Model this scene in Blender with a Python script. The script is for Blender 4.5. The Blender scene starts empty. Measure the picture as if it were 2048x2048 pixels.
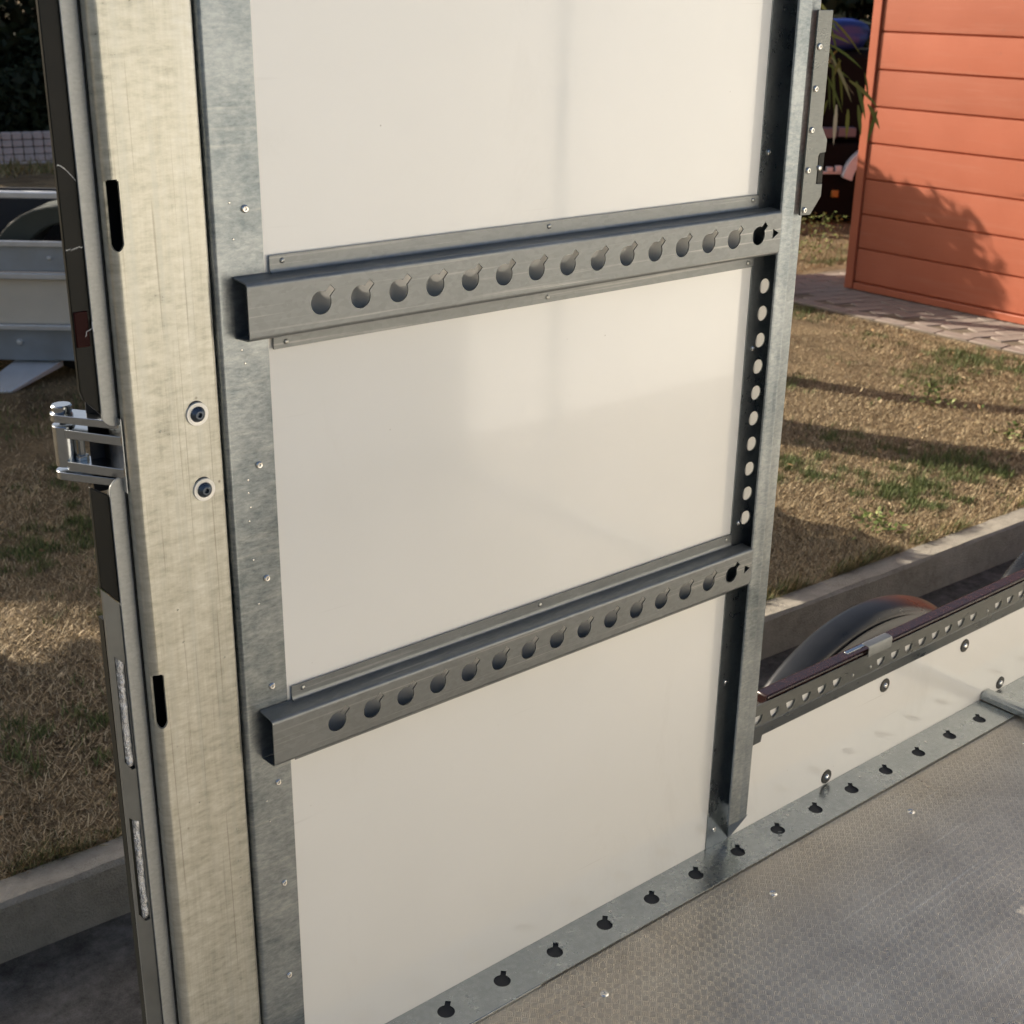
import bpy, bmesh, math, random
import numpy as np
from mathutils import Vector, Matrix
from mathutils.geometry import delaunay_2d_cdt
R = math.radians
random.seed(7); rng = np.random.default_rng(7)
scn = bpy.context.scene
COL = scn.collection

# ------------------------------------------------------------------ camera
cam_d = bpy.data.cameras.new('camera'); cam = bpy.data.objects.new('camera', cam_d); COL.objects.link(cam)
cr = Vector((0.77086928, -0.63683684, 0.01412059)); cdn = Vector((-0.22358729, -0.29126893, -0.93014576)); cf = Vector((0.59646398, 0.7138636, -0.3669189))
m = Matrix((cr, -cdn, -cf)).transposed().to_4x4(); m.translation = Vector((-0.7427803, -1.20893953, 0.31899108))
cam.matrix_world = m
cam_d.sensor_width = 36.0; cam_d.lens = 36.0 * 2689.05 / 2048.0
cam_d.clip_start = 0.02; cam_d.clip_end = 2000
cam_d.dof.use_dof = True; cam_d.dof.focus_distance = 1.75; cam_d.dof.aperture_fstop = 13.0
scn.camera = cam

# ------------------------------------------------------------------ sky, sun, exposure
SUN_EL = R(28.0)
SUN_H = Vector((-0.44, 0.90, 0)).normalized()          # horizontal direction towards the sun
w = bpy.data.worlds.new('World'); scn.world = w; w.use_nodes = True
nt = w.node_tree; nt.nodes.clear()
out = nt.nodes.new('ShaderNodeOutputWorld'); bg = nt.nodes.new('ShaderNodeBackground'); sky = nt.nodes.new('ShaderNodeTexSky')
sky.sky_type = 'NISHITA'; sky.sun_disc = False; sky.sun_elevation = SUN_EL
sky.sun_rotation = math.atan2(SUN_H.x, SUN_H.y)
sky.air_density = 1.0; sky.dust_density = 4.0; sky.ozone_density = 0.6
bg.inputs['Strength'].default_value = 0.09
nt.links.new(sky.outputs[0], bg.inputs[0]); nt.links.new(bg.outputs[0], out.inputs[0])
sl = bpy.data.lights.new('sun', 'SUN'); sun = bpy.data.objects.new('sun', sl); COL.objects.link(sun)
sl.energy = 5.0; sl.angle = R(0.53); sl.color = (1.0, 0.89, 0.74)
sd = Vector((SUN_H.x * math.cos(SUN_EL), SUN_H.y * math.cos(SUN_EL), math.sin(SUN_EL)))
sun.rotation_euler = sd.to_track_quat('Z', 'Y').to_euler()
vs = scn.view_settings; vs.view_transform = 'Standard'; vs.look = 'None'; vs.gamma = 1.0; vs.exposure = 0.84
vs.use_curve_mapping = False
scn.cycles.max_bounces = 7; scn.cycles.diffuse_bounces = 4; scn.cycles.glossy_bounces = 4; scn.cycles.caustics_reflective = False; scn.cycles.caustics_refractive = False
scn.cycles.adaptive_threshold = 0.02

# ------------------------------------------------------------------ material helpers
class NT:
    def __init__(s, name):
        s.m = bpy.data.materials.new(name); s.m.use_nodes = True
        s.t = s.m.node_tree; s.b = s.t.nodes['Principled BSDF']
        s.co = s.n('ShaderNodeTexCoord').outputs['Object']
    def n(s, ty, **kw):
        x = s.t.nodes.new(ty)
        for k, v in kw.items(): setattr(x, k, v)
        return x
    def l(s, a, b): s.t.links.new(a, b)
    def mapping(s, scale=(1, 1, 1), rot=(0, 0, 0)):
        x = s.n('ShaderNodeMapping'); x.inputs['Scale'].default_value = scale; x.inputs['Rotation'].default_value = rot
        s.l(s.co, x.inputs['Vector']); return x.outputs[0]
    def noise(s, scale, detail=4, rough=0.6, vec=None, dist=0.0):
        x = s.n('ShaderNodeTexNoise'); x.inputs['Scale'].default_value = scale; x.inputs['Detail'].default_value = detail
        x.inputs['Roughness'].default_value = rough; x.inputs['Distortion'].default_value = dist
        s.l(vec or s.co, x.inputs['Vector']); return x.outputs['Fac']
    def voro(s, scale, vec=None, feature='F1'):
        x = s.n('ShaderNodeTexVoronoi', feature=feature); x.inputs['Scale'].default_value = scale
        s.l(vec or s.co, x.inputs['Vector']); return x
    def ramp(s, fac, stops):
        x = s.n('ShaderNodeValToRGB'); e = x.color_ramp.elements
        while len(e) < len(stops): e.new(0.5)
        for q, (p, c) in zip(e, stops): q.position = p; q.color = (c[0], c[1], c[2], 1) if not isinstance(c, (int, float)) else (c, c, c, 1)
        s.l(fac, x.inputs[0]); return x.outputs[0]
    def mix(s, fac, a, b, mode='MIX'):
        x = s.n('ShaderNodeMix', data_type='RGBA', blend_type=mode)
        for sock, v in ((x.inputs[0], fac), (x.inputs[6], a), (x.inputs[7], b)):
            if isinstance(v, (int, float)): sock.default_value = v
            elif isinstance(v, (tuple, list)): sock.default_value = (v[0], v[1], v[2], 1)
            else: s.l(v, sock)
        return x.outputs[2]
    def math(s, op, a, b=None, c=None):
        x = s.n('ShaderNodeMath', operation=op)
        for i, v in enumerate((a, b, c)):
            if v is None: continue
            if isinstance(v, (int, float)): x.inputs[i].default_value = v
            else: s.l(v, x.inputs[i])
        return x.outputs[0]
    def rng(s, v, a, b, c, d):
        x = s.n('ShaderNodeMapRange')
        for i, q in enumerate((a, b, c, d)): x.inputs[i + 1].default_value = q
        s.l(v, x.inputs[0]); return x.outputs[0]
    def base(s, c):
        if isinstance(c, (tuple, list)): s.b.inputs['Base Color'].default_value = (c[0], c[1], c[2], 1)
        else: s.l(c, s.b.inputs['Base Color'])
    def rough(s, v):
        if isinstance(v, (int, float)): s.b.inputs['Roughness'].default_value = v
        else: s.l(v, s.b.inputs['Roughness'])
    def metal(s, v): s.b.inputs['Metallic'].default_value = v
    def spec(s, v): s.b.inputs['Specular IOR Level'].default_value = v
    def bump(s, h, strength=0.3, dist=0.01, normal=None):
        x = s.n('ShaderNodeBump'); x.inputs['Strength'].default_value = strength; x.inputs['Distance'].default_value = dist
        s.l(h, x.inputs['Height'])
        if normal is not None: s.l(normal, x.inputs['Normal'])
        s.l(x.outputs[0], s.b.inputs['Normal']); return x.outputs[0]

def m_galv(name, ca, cb, rough, metal, spangle=45, stretch=(1, 1, 1), bump=0.12, scratch=0.0, sdir=(6, 6, 260), lim=(0.32, 0.68)):
    t = NT(name)
    v = t.voro(spangle, t.mapping(stretch)); a = t.noise(7, 5, 0.65); b = t.noise(90, 4, 0.7, t.mapping(stretch))
    f = t.math('ADD', t.math('MULTIPLY', a, 0.62), t.math('MULTIPLY', b, 0.38))
    colr = t.ramp(f, [(lim[0], ca), (lim[1], cb)])
    sp = t.n('ShaderNodeSeparateColor'); t.l(v.outputs['Color'], sp.inputs[0])
    colr = t.mix(0.10, colr, t.ramp(sp.outputs[0], [(0, 0.25), (1, 0.85)]), 'OVERLAY')
    if scratch > 0:
        s1 = t.noise(1.0, 3, 0.6, t.mapping(sdir)); k = t.rng(s1, 0.58, 0.74, 0, 1)
        colr = t.mix(t.math('MULTIPLY', k, scratch), colr, (0.72, 0.71, 0.66))
    t.base(colr); t.metal(metal)
    t.rough(t.rng(f, 0.3, 0.7, rough - 0.09, rough + 0.1))
    t.bump(t.math('ADD', b, t.math('MULTIPLY', a, 1.5)), bump, 0.002)
    return t.m
def m_plain(name, c, rough=0.5, metal=0.0, var=0.12, scale=8, bump=0.0, bs=60, spec=0.5):
    t = NT(name); a = t.noise(scale, 5, 0.65)
    lo = tuple(x * (1 - var) for x in c); hi = tuple(min(1, x * (1 + var)) for x in c)
    t.base(t.ramp(a, [(0.3, lo), (0.7, hi)])); t.metal(metal); t.spec(spec)
    t.rough(t.rng(a, 0.3, 0.7, max(0.02, rough - 0.05), min(1, rough + 0.06)))
    if bump > 0: t.bump(t.noise(bs, 4, 0.6), bump, 0.004)
    return t.m

def m_post():
    t = NT('matte_hot_dip_zinc')
    a = t.noise(5, 6, 0.7, t.mapping((2.4, 2.4, 0.22)), 0.4); b = t.noise(60, 4, 0.7, t.mapping((0.8, 0.8, 2.4))); d = t.noise(1.0, 4, 0.7, t.mapping((190, 190, 14)))
    f = t.math('ADD', t.math('MULTIPLY', a, 0.42), t.math('ADD', t.math('MULTIPLY', b, 0.42), t.math('MULTIPLY', d, 0.16)))
    c = t.ramp(f, [(0.36, (0.32, 0.32, 0.28)), (0.46, (0.475, 0.47, 0.41)), (0.55, (0.575, 0.57, 0.51)), (0.66, (0.70, 0.70, 0.65))])
    w1 = t.rng(t.noise(1.0, 3, 0.5, t.mapping((70, 70, 1.6))), 0.52, 0.70, 0, 0.5)
    c = t.mix(w1, c, (0.43, 0.445, 0.415))
    r = t.noise(1.0, 2, 0.5, t.mapping((420, 420, 3.5))); k = t.rng(r, 0.66, 0.70, 0, 1)
    c = t.mix(t.math('MULTIPLY', k, 0.42), c, (0.20, 0.18, 0.14))
    v = t.voro(34); k2 = t.rng(v.outputs['Distance'], 0.03, 0.07, 1, 0); n2 = t.rng(t.noise(9, 2), 0.50, 0.58, 0, 1)
    c = t.mix(t.math('MULTIPLY', t.math('MULTIPLY', k2, n2), 0.75), c, (0.16, 0.14, 0.11))
    t.base(c); t.metal(0.7); t.rough(t.rng(f, 0.35, 0.65, 0.27, 0.48))
    t.bump(t.math('ADD', b, t.math('ADD', t.math('MULTIPLY', r, 0.8), t.math('MULTIPLY', d, 0.4))), 0.16, 0.002); return t.m

def m_panel():
    t = NT('cream_white_laminate')
    a = t.noise(3.0, 4, 0.55); b = t.noise(500, 3, 0.6)
    c = t.ramp(a, [(0.3, (0.805, 0.80, 0.765)), (0.7, (0.835, 0.83, 0.80))])
    sm = t.noise(5, 6, 0.7, t.mapping((1, 1, 2)))
    # handling marks: faint grey smears and a few fine scuffs
    k1 = t.rng(t.noise(2.6, 7, 0.75, t.mapping((1, 1, 0.5)), 0.8), 0.56, 0.72, 0, 0.16)
    c = t.mix(k1, c, (0.56, 0.53, 0.47))
    k2 = t.rng(t.noise(1.0, 2, 0.5, t.mapping((3, 3, 130), (0, 0.35, 0))), 0.70, 0.74, 0, 0.30)
    c = t.mix(t.math('MULTIPLY', k2, t.rng(t.noise(4, 2), 0.5, 0.62, 0, 1)), c, (0.5, 0.48, 0.43))
    v = t.voro(38); k3 = t.math('MULTIPLY', t.rng(v.outputs['Distance'], 0.02, 0.05, 0.6, 0), t.rng(t.noise(6, 2), 0.58, 0.64, 0, 1))
    c = t.mix(k3, c, (0.3, 0.27, 0.22))
    t.base(c)
    t.rough(t.rng(sm, 0.35, 0.75, 0.10, 0.24)); t.spec(0.5)
    t.b.inputs['Coat Weight'].default_value = 0.8; t.l(t.rng(sm, 0.35, 0.75, 0.03, 0.11), t.b.inputs['Coat Roughness']); t.b.inputs['Coat IOR'].default_value = 1.6
    h = t.math('ADD', t.math('MULTIPLY', b, 0.02), t.math('MULTIPLY', t.noise(2.2, 2, 0.4), 1.0))
    t.bump(h, 0.10, 0.02); return t.m

def m_floor():
    t = NT('five_bar_tread_plate')
    P = 0.0105
    sx = t.n('ShaderNodeSeparateXYZ'); t.l(t.co, sx.inputs[0])
    u = t.math('DIVIDE', t.math('ADD', sx.outputs[0], sx.outputs[1]), P * 1.414); v = t.math('DIVIDE', t.math('SUBTRACT', sx.outputs[0], sx.outputs[1]), P * 1.414)
    par = t.math('FLOORED_MODULO', t.math('ADD', t.math('FLOOR', u), t.math('FLOOR', v)), 2.0)
    fu = t.math('FRACT', u); fv = t.math('FRACT', v)
    def bars(p, q):
        s_ = t.math('ABSOLUTE', t.math('SINE', t.math('MULTIPLY', p, math.pi * 4)))
        s_ = t.rng(s_, 0.55, 0.95, 0, 1)
        e = t.rng(t.math('ABSOLUTE', t.math('SUBTRACT', q, 0.5)), 0.30, 0.44, 1, 0)
        return t.math('MULTIPLY', s_, e)
    A = bars(fu, fv); B = bars(fv, fu)
    h = t.math('ADD', t.math('MULTIPLY', A, par), t.math('MULTIPLY', B, t.math('SUBTRACT', 1.0, par)))
    n1 = t.noise(6, 6, 0.7); n2 = t.noise(45, 4, 0.7)
    c = t.ramp(n1, [(0.3, (0.46, 0.41, 0.345)), (0.7, (0.62, 0.575, 0.50))])
    c = t.mix(t.rng(n2, 0.6, 0.75, 0, 0.5), c, (0.68, 0.66, 0.6)); c = t.mix(t.math('MULTIPLY', h, 0.32), c, (0.20, 0.185, 0.16)); sc = t.rng(t.noise(1.0, 3, 0.6, t.mapping((4, 120, 1), (0, 0, 0.4))), 0.62, 0.72, 0, 0.5); c = t.mix(sc, c, (0.72, 0.70, 0.64)); dk = t.rng(t.noise(11, 6, 0.75), 0.57, 0.74, 0, 0.4); c = t.mix(dk, c, (0.26, 0.22, 0.17))
    t.base(c); t.metal(0.75); t.rough(t.rng(n1, 0.3, 0.7, 0.24, 0.42))
    t.bump(h, 0.65, 0.0009); return t.m

def m_ground(name, stops, scale, bump, bscale, rough=0.95):
    t = NT(name); a = t.noise(scale, 8, 0.7); b = t.noise(bscale, 5, 0.7); c = t.noise(scale * 0.25, 3, 0.5)
    f = t.math('ADD', t.math('MULTIPLY', a, 0.5), t.math('ADD', t.math('MULTIPLY', b, 0.25), t.math('MULTIPLY', c, 0.25)))
    t.base(t.ramp(f, stops)); t.rough(rough); t.spec(0.2); t.bump(t.math('ADD', a, b), bump, 0.03); return t.m

def m_leafy(name):
    t = NT(name); at = t.n('ShaderNodeAttribute', attribute_name='tint')
    t.base(at.outputs['Color']); t.rough(0.6); t.spec(0.25)
    t.b.inputs['Subsurface Weight'].default_value = 0.0
    return t.m

def m_board():
    t = NT('orange_painted_board')
    a = t.noise(3, 4, 0.6); g = t.noise(1.0, 4, 0.6, t.mapping((160, 4, 160)))
    c = t.ramp(a, [(0.3, (0.385, 0.108, 0.056)), (0.7, (0.425, 0.125, 0.068))])
    oi = t.n('ShaderNodeObjectInfo'); hs = t.n('ShaderNodeHueSaturation'); t.l(c, hs.inputs['Color']); t.l(t.rng(oi.outputs['Random'], 0, 1, 0.93, 1.07), hs.inputs['Value'])
    c = t.mix(t.rng(t.noise(1.0, 5, 0.7, t.mapping((60, 1.2, 22))), 0.52, 0.72, 0, 0.22), hs.outputs[0], (0.50, 0.24, 0.17))
    c = t.mix(t.rng(t.noise(26, 5, 0.75), 0.62, 0.74, 0, 0.35), c, (0.20, 0.10, 0.07))
    t.base(c); t.rough(t.rng(g, 0.3, 0.7, 0.45, 0.62)); t.bump(g, 0.22, 0.003); return t.m

M = {}
M['post'] = m_post()
M['flange'] = m_galv('blue_grey_zinc_sheet', (0.15, 0.18, 0.20), (0.37, 0.40, 0.415), 0.34, 0.85, 230, (1, 1, 2.2), 0.16, 0.14, (5, 5, 120), (0.38, 0.62))
M['rail'] = m_galv('satin_zinc_rail', (0.185, 0.197, 0.202), (0.225, 0.238, 0.242), 0.44, 0.78, 260, (0.5, 1, 1), 0.05, 0.35, (2.2, 60, 190))
M['floorrail'] = m_galv('bright_zinc_floor_rail', (0.34, 0.37, 0.38), (0.47, 0.50, 0.50), 0.24, 0.85, 160, (1, 1, 1), 0.05)
M['door'] = m_galv('grey_zinc_door_edge', (0.36, 0.37, 0.36), (0.50, 0.51, 0.49), 0.5, 0.5, 260, (1, 1, 1.6), 0.12)
M['innerflange'] = m_galv('dark_mirror_zinc', (0.26, 0.285, 0.30), (0.38, 0.41, 0.42), 0.30, 0.85, 500, (1, 1, 0.7), 0.0)
M['ledge'] = m_galv('glossy_zinc_ledge', (0.12, 0.13, 0.132), (0.145, 0.155, 0.155), 0.30, 0.85, 500, (0.3, 1, 1), 0.0)
M['panel'] = m_panel()
M['floor'] = m_floor()
_t = NT('translucent_glass_fibre'); _t.base((0.72, 0.71, 0.66)); _t.rough(0.4)
_tr = _t.n('ShaderNodeBsdfTranslucent'); _tr.inputs['Color'].default_value = (0.62, 0.61, 0.56, 1); _mx = _t.n('ShaderNodeMixShader'); _mx.inputs[0].default_value = 0.24
_t.l(_t.b.outputs[0], _mx.inputs[1]); _t.l(_tr.outputs[0], _mx.inputs[2]); _t.l(_mx.outputs[0], _t.t.nodes['Material Output'].inputs['Surface']); M['gfk'] = _t.m
M['bright'] = m_plain('polished_zinc_hinge', (0.40, 0.43, 0.46), 0.22, 1.0, 0.08, 20)
M['screw'] = m_plain('bright_screw_steel', (0.72, 0.71, 0.68), 0.22, 1.0, 0.05, 40)
M['blackbolt'] = m_plain('blued_bolt_steel', (0.10, 0.12, 0.15), 0.28, 0.9, 0.1, 40)
M['washer'] = m_plain('white_zinc_washer', (0.80, 0.79, 0.75), 0.4, 0.4, 0.05, 60)
M['darkwasher'] = m_plain('dark_rubber_washer', (0.05, 0.05, 0.045), 0.5, 0.2, 0.1, 60)
M['rivet'] = m_plain('grey_rivet', (0.36, 0.365, 0.35), 0.33, 0.9, 0.05, 60)
M['black'] = m_plain('glossy_black_plastic', (0.008, 0.009, 0.008), 0.42, 0.0, 0.2, 10, spec=0.18)
M['fender'] = m_plain('black_mudguard_plastic', (0.013, 0.014, 0.016), 0.30, 0.0, 0.2, 14, 0.05, 300)
M['cap'] = m_plain('brown_black_capping', (0.020, 0.009, 0.008), 0.24, 0.0, 0.3, 60, 0.05, 200)
M['darksteel'] = m_plain('dark_grey_steel', (0.13, 0.14, 0.145), 0.36, 0.7, 0.15, 10)
M['weld'] = m_plain('retroreflective_foil', (0.90, 0.91, 0.92), 0.22, 0.8, 0.15, 120, 1.0, 260)
M['scuff'] = m_plain('white_chalk_scuff', (0.75, 0.75, 0.72), 0.8)
M['red'] = m_plain('dull_red_reflector', (0.022, 0.003, 0.003), 0.5, spec=0.1)
M['ink'] = m_plain('faded_ink', (0.16, 0.17, 0.17), 0.6)
M['tyre'] = m_plain('tyre_rubber', (0.018, 0.018, 0.018), 0.8)
M['alu'] = m_plain('brushed_aluminium', (0.66, 0.68, 0.70), 0.42, 0.6, 0.08, 12)
M['bluegrey'] = m_plain('blue_grey_aluminium', (0.36, 0.42, 0.50), 0.42, 0.7, 0.12, 6)
M['tan'] = m_plain('tan_plywood_side', (0.66, 0.60, 0.50), 0.55, 0, 0.06, 4)
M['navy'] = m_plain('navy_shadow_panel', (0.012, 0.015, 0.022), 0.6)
M['olive'] = m_plain('dusty_mudguard', (0.045, 0.052, 0.042), 0.6)
M['kerb'] = m_ground('pale_concrete', [(0.3, (0.26, 0.235, 0.19)), (0.5, (0.42, 0.385, 0.32)), (0.7, (0.52, 0.48, 0.41))], 22, 0.7, 190, 0.9)
M['road'] = m_ground('worn_concrete_road', [(0.38, (0.10, 0.092, 0.08)), (0.5, (0.20, 0.187, 0.165)), (0.62, (0.31, 0.29, 0.26))], 30, 0.9, 260, 0.95)
M['lawn'] = m_ground('dry_turf_soil', [(0.34, (0.08, 0.06, 0.035)), (0.45, (0.15, 0.112, 0.065)), (0.55, (0.24, 0.18, 0.105)), (0.68, (0.11, 0.105, 0.045))], 5, 0.8, 60)
M['paver'] = m_ground('grey_brown_paver', [(0.3, (0.20, 0.165, 0.14)), (0.7, (0.34, 0.29, 0.25))], 7, 0.3, 130, 0.85)
M['joint'] = m_ground('sand_joint', [(0.3, (0.12, 0.10, 0.075)), (0.7, (0.2, 0.165, 0.12))], 15, 0.3, 120)
M['board'] = m_board()
M['trim'] = m_plain('orange_trim', (0.40, 0.112, 0.058), 0.45, 0, 0.05, 5)
M['roofing'] = m_plain('grey_roof_sheet', (0.12, 0.11, 0.10), 0.6)
M['leaf'] = m_leafy('leaf_tint'); M['blade'] = m_leafy('grass_tint')
M['bark'] = m_ground('bark', [(0.3, (0.05, 0.035, 0.022)), (0.7, (0.13, 0.095, 0.06))], 14, 0.8, 50)
M['tile'] = m_plain('pale_pink_block', (0.58, 0.48, 0.44), 0.7, 0, 0.12, 10, 0.2, 60)
M['darkmachine'] = m_plain('matt_black_machine', (0.008, 0.008, 0.008), 0.75, spec=0.08)
M['whiteplastic'] = m_plain('white_plastic', (0.62, 0.63, 0.68), 0.4)
M['lilac'] = m_plain('lilac_grey_plate', (0.13, 0.125, 0.16), 0.5)
M['amber'] = m_plain('amber_lens', (0.35, 0.16, 0.03), 0.3)
M['blue'] = m_plain('blue_tarp', (0.008, 0.025, 0.16), 0.4)
M['timber'] = m_plain('brown_timber', (0.10, 0.045, 0.018), 0.7, 0, 0.25, 12)
M['fibre'] = m_plain('white_fibre', (0.7, 0.7, 0.68), 0.7)

# ------------------------------------------------------------------ mesh helpers
def inpoly(x, y, P):
    c = False; j = len(P) - 1
    for i in range(len(P)):
        if (P[i][1] > y) != (P[j][1] > y) and x < (P[j][0] - P[i][0]) * (y - P[i][1]) / (P[j][1] - P[i][1]) + P[i][0]: c = not c
        j = i
    return c
class MB:
    def __init__(s): s.v = []; s.f = []
    def add(s, vs_, fs_):
        o = len(s.v); s.v += [tuple(x) for x in vs_]; s.f += [tuple(i + o for i in q) for q in fs_]; return s
    def box(s, x0, x1, y0, y1, z0, z1):
        return s.add([(x0, y0, z0), (x1, y0, z0), (x1, y1, z0), (x0, y1, z0), (x0, y0, z1), (x1, y0, z1), (x1, y1, z1), (x0, y1, z1)],
                     [(0, 3, 2, 1), (4, 5, 6, 7), (0, 1, 5, 4), (1, 2, 6, 5), (2, 3, 7, 6), (3, 0, 4, 7)])
    def plate(s, outer, holes, t, F):
        loops = [outer] + holes; vv = []; starts = []
        for lp in loops: starts.append(len(vv)); vv += lp
        n = len(vv)
        ed = [(st + i, st + (i + 1) % len(lp)) for st, lp in zip(starts, loops) for i in range(len(lp))]
        ov_, _, of_, orig, _, _ = delaunay_2d_cdt([Vector(p) for p in vv], ed, [], 0, 1e-7)
        back = [o_[0] if o_ else 0 for o_ in orig]; tri = []
        for q in of_:
            c = sum((ov_[i] for i in q), Vector((0, 0))) / 3
            if inpoly(c.x, c.y, outer) and not any(inpoly(c.x, c.y, h_) for h_ in holes): tri.append([back[i] for i in q])
        V_ = [F(a, b, 0) for a, b in vv] + [F(a, b, t) for a, b in vv]
        fs_ = [tuple(q) for q in tri] + [tuple(i + n for i in reversed(q)) for q in tri]
        for st, lp in zip(starts, loops):
            k = len(lp)
            for i in range(k):
                a, b = st + i, st + (i + 1) % k; fs_.append((a, b, b + n, a + n))
        return s.add(V_, fs_)
    def sheet(s, prof, t, s0, s1, F, closed=False, side=1):
        # prof: open polyline (p,q); thickness t towards its left (side=1)
        n = len(prof); off = []
        for i in range(n):
            a = Vector(prof[max(i - 1, 0)]); b = Vector(prof[min(i + 1, n - 1)]); d = (b - a).normalized()
            nr = Vector((-d.y, d.x)) * side
            if 0 < i < n - 1:
                d1 = (Vector(prof[i]) - a).normalized(); k = max(0.5, nr.dot(Vector((-d1.y, d1.x)) * side)); nr = nr / k
            off.append(tuple(Vector(prof[i]) + nr * t))
        lp = list(prof) + off[::-1]; k = len(lp)
        V_ = [F(p, q, s0) for p, q in lp] + [F(p, q, s1) for p, q in lp]
        fs_ = [(i, (i + 1) % k, (i + 1) % k + k, i + k) for i in range(k)]
        for i in range(n - 1):
            fs_.append((i, i + 1, k - 2 - i, k - 1 - i)); fs_.append((i + k, k - 1 - i + k, k - 2 - i + k, i + 1 + k))
        return s.add(V_, fs_)
    def lathe(s, prof, o, axis, seg=20):
        ax = Vector(axis).normalized(); u = ax.orthogonal().normalized(); w_ = ax.cross(u); o = Vector(o)
        V_ = []; fs_ = []; k = len(prof)
        for i in range(seg):
            a = 2 * math.pi * i / seg; d = u * math.cos(a) + w_ * math.sin(a)
            V_ += [o + d * r + ax * h for r, h in prof]
        for i in range(seg):
            j = (i + 1) % seg
            for q in range(k - 1): fs_.append((i * k + q, j * k + q, j * k + q + 1, i * k + q + 1))
        return s.add(V_, fs_)
    def tube(s, pts, rad, seg=8):
        pts = [Vector(p) for p in pts]; rad = rad if isinstance(rad, (list, tuple)) else [rad] * len(pts)
        V_ = []; fs_ = []; up = None
        for i, p in enumerate(pts):
            d = (pts[min(i + 1, len(pts) - 1)] - pts[max(i - 1, 0)]).normalized()
            up = d.orthogonal().normalized() if up is None else (up - d * up.dot(d)).normalized()
            w_ = d.cross(up)
            V_ += [p + (up * math.cos(2 * math.pi * k / seg) + w_ * math.sin(2 * math.pi * k / seg)) * rad[i] for k in range(seg)]
        for i in range(len(pts) - 1):
            for k in range(seg):
                a, b = i * seg + k, i * seg + (k + 1) % seg; fs_.append((a, b, b + seg, a + seg))
        fs_.append(tuple(range(seg))[::-1]); fs_.append(tuple(range((len(pts) - 1) * seg, len(pts) * seg)))
        return s.add(V_, fs_)
    def build(s, name, mat, parent=None, smooth=30, bevel=0, loc=None, seg=2):
        me = bpy.data.meshes.new(name); me.from_pydata(s.v, [], s.f)
        bm = bmesh.new(); bm.from_mesh(me); bmesh.ops.recalc_face_normals(bm, faces=bm.faces); bm.to_mesh(me); bm.free()
        me.materials.append(M[mat])
        if smooth:
            me.polygons.foreach_set('use_smooth', [True] * len(me.polygons)); me.set_sharp_from_angle(angle=R(smooth))
        o = bpy.data.objects.new(name, me); COL.objects.link(o)
        if parent is not None: o.parent = parent
        if loc: o.location = loc
        if bevel:
            b = o.modifiers.new('bevel', 'BEVEL'); b.width = bevel; b.segments = seg; b.limit_method = 'ANGLE'; b.angle_limit = R(35); b.harden_normals = False
        return o
def tag(o, label=None, cat=None, group=None, kind=None):
    if label: o['label'] = label
    if cat: o['category'] = cat
    if group: o['group'] = group
    if kind: o['kind'] = kind
    return o
def empty(name, loc, label, cat, group=None):
    o = bpy.data.objects.new(name, None); COL.objects.link(o); o.location = loc; o.empty_display_size = 0.1
    return tag(o, label, cat, group)
def inst(src, parent, loc, rot=None, name=None):
    o = src.copy(); COL.objects.link(o); o.parent = parent; o.location = loc
    if rot is not None: o.rotation_euler = rot
    if name: o.name = name
    return o
def arc(cx, cy, r, a0, a1, n): return [(cx + r * math.cos(R(a0 + (a1 - a0) * i / n)), cy + r * math.sin(R(a0 + (a1 - a0) * i / n))) for i in range(n + 1)]
def circle(cx, cy, r, n=24): return [(cx + r * math.cos(2 * math.pi * i / n), cy + r * math.sin(2 * math.pi * i / n)) for i in range(n)]
FXZ = lambda y: (lambda a, b, c: (a, y + c, b))          # in-plane x,z ; thickness +y

# ------------------------------------------------------------------ ground, road, kerb, lawn, paving
ZL, ZR, ZF = -1.45, -1.58, -1.036
def kerb_y(x): return 1.268 - 0.0375 * (x + 0.06)          # back edge of the kerb
mb = MB(); S = 600
mb.add([(-S, -S, ZR - 0.004), (S, -S, ZR - 0.004), (S, S, ZR - 0.004), (-S, S, ZR - 0.004)], [(0, 1, 2, 3)])
tag(mb.build('road', 'road', smooth=0), kind='structure')
# lawn: a gently uneven sheet that runs from the kerb to the horizon
xs = np.concatenate([[-500, -60, -15], np.arange(-6, 14.01, 0.25), [20, 60, 500]]); ys = np.concatenate([[0.0], np.arange(0.25, 12.01, 0.25), [16, 30, 80, 500]])
V_ = []; F_ = []
for j, yy in enumerate(ys):
    for i, xx in enumerate(xs):
        y = kerb_y(xx if abs(xx) < 20 else 0) + 0.001 + yy
        h = 0.012 * math.sin(xx * 1.9 + 1.3 * yy) + 0.012 * math.sin(2.7 * yy - xx) if 0.2 < yy < 12 and xx < 5.3 else 0.0
        V_.append((xx, y, ZL - 0.012 + h))
nx = len(xs)
for j in range(len(ys) - 1):
    for i in range(nx - 1): F_.append((j * nx + i, j * nx + i + 1, (j + 1) * nx + i + 1, (j + 1) * nx + i))
lawn = tag(MB().add(V_, F_).build('lawn', 'lawn', smooth=60), kind='structure')
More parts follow.
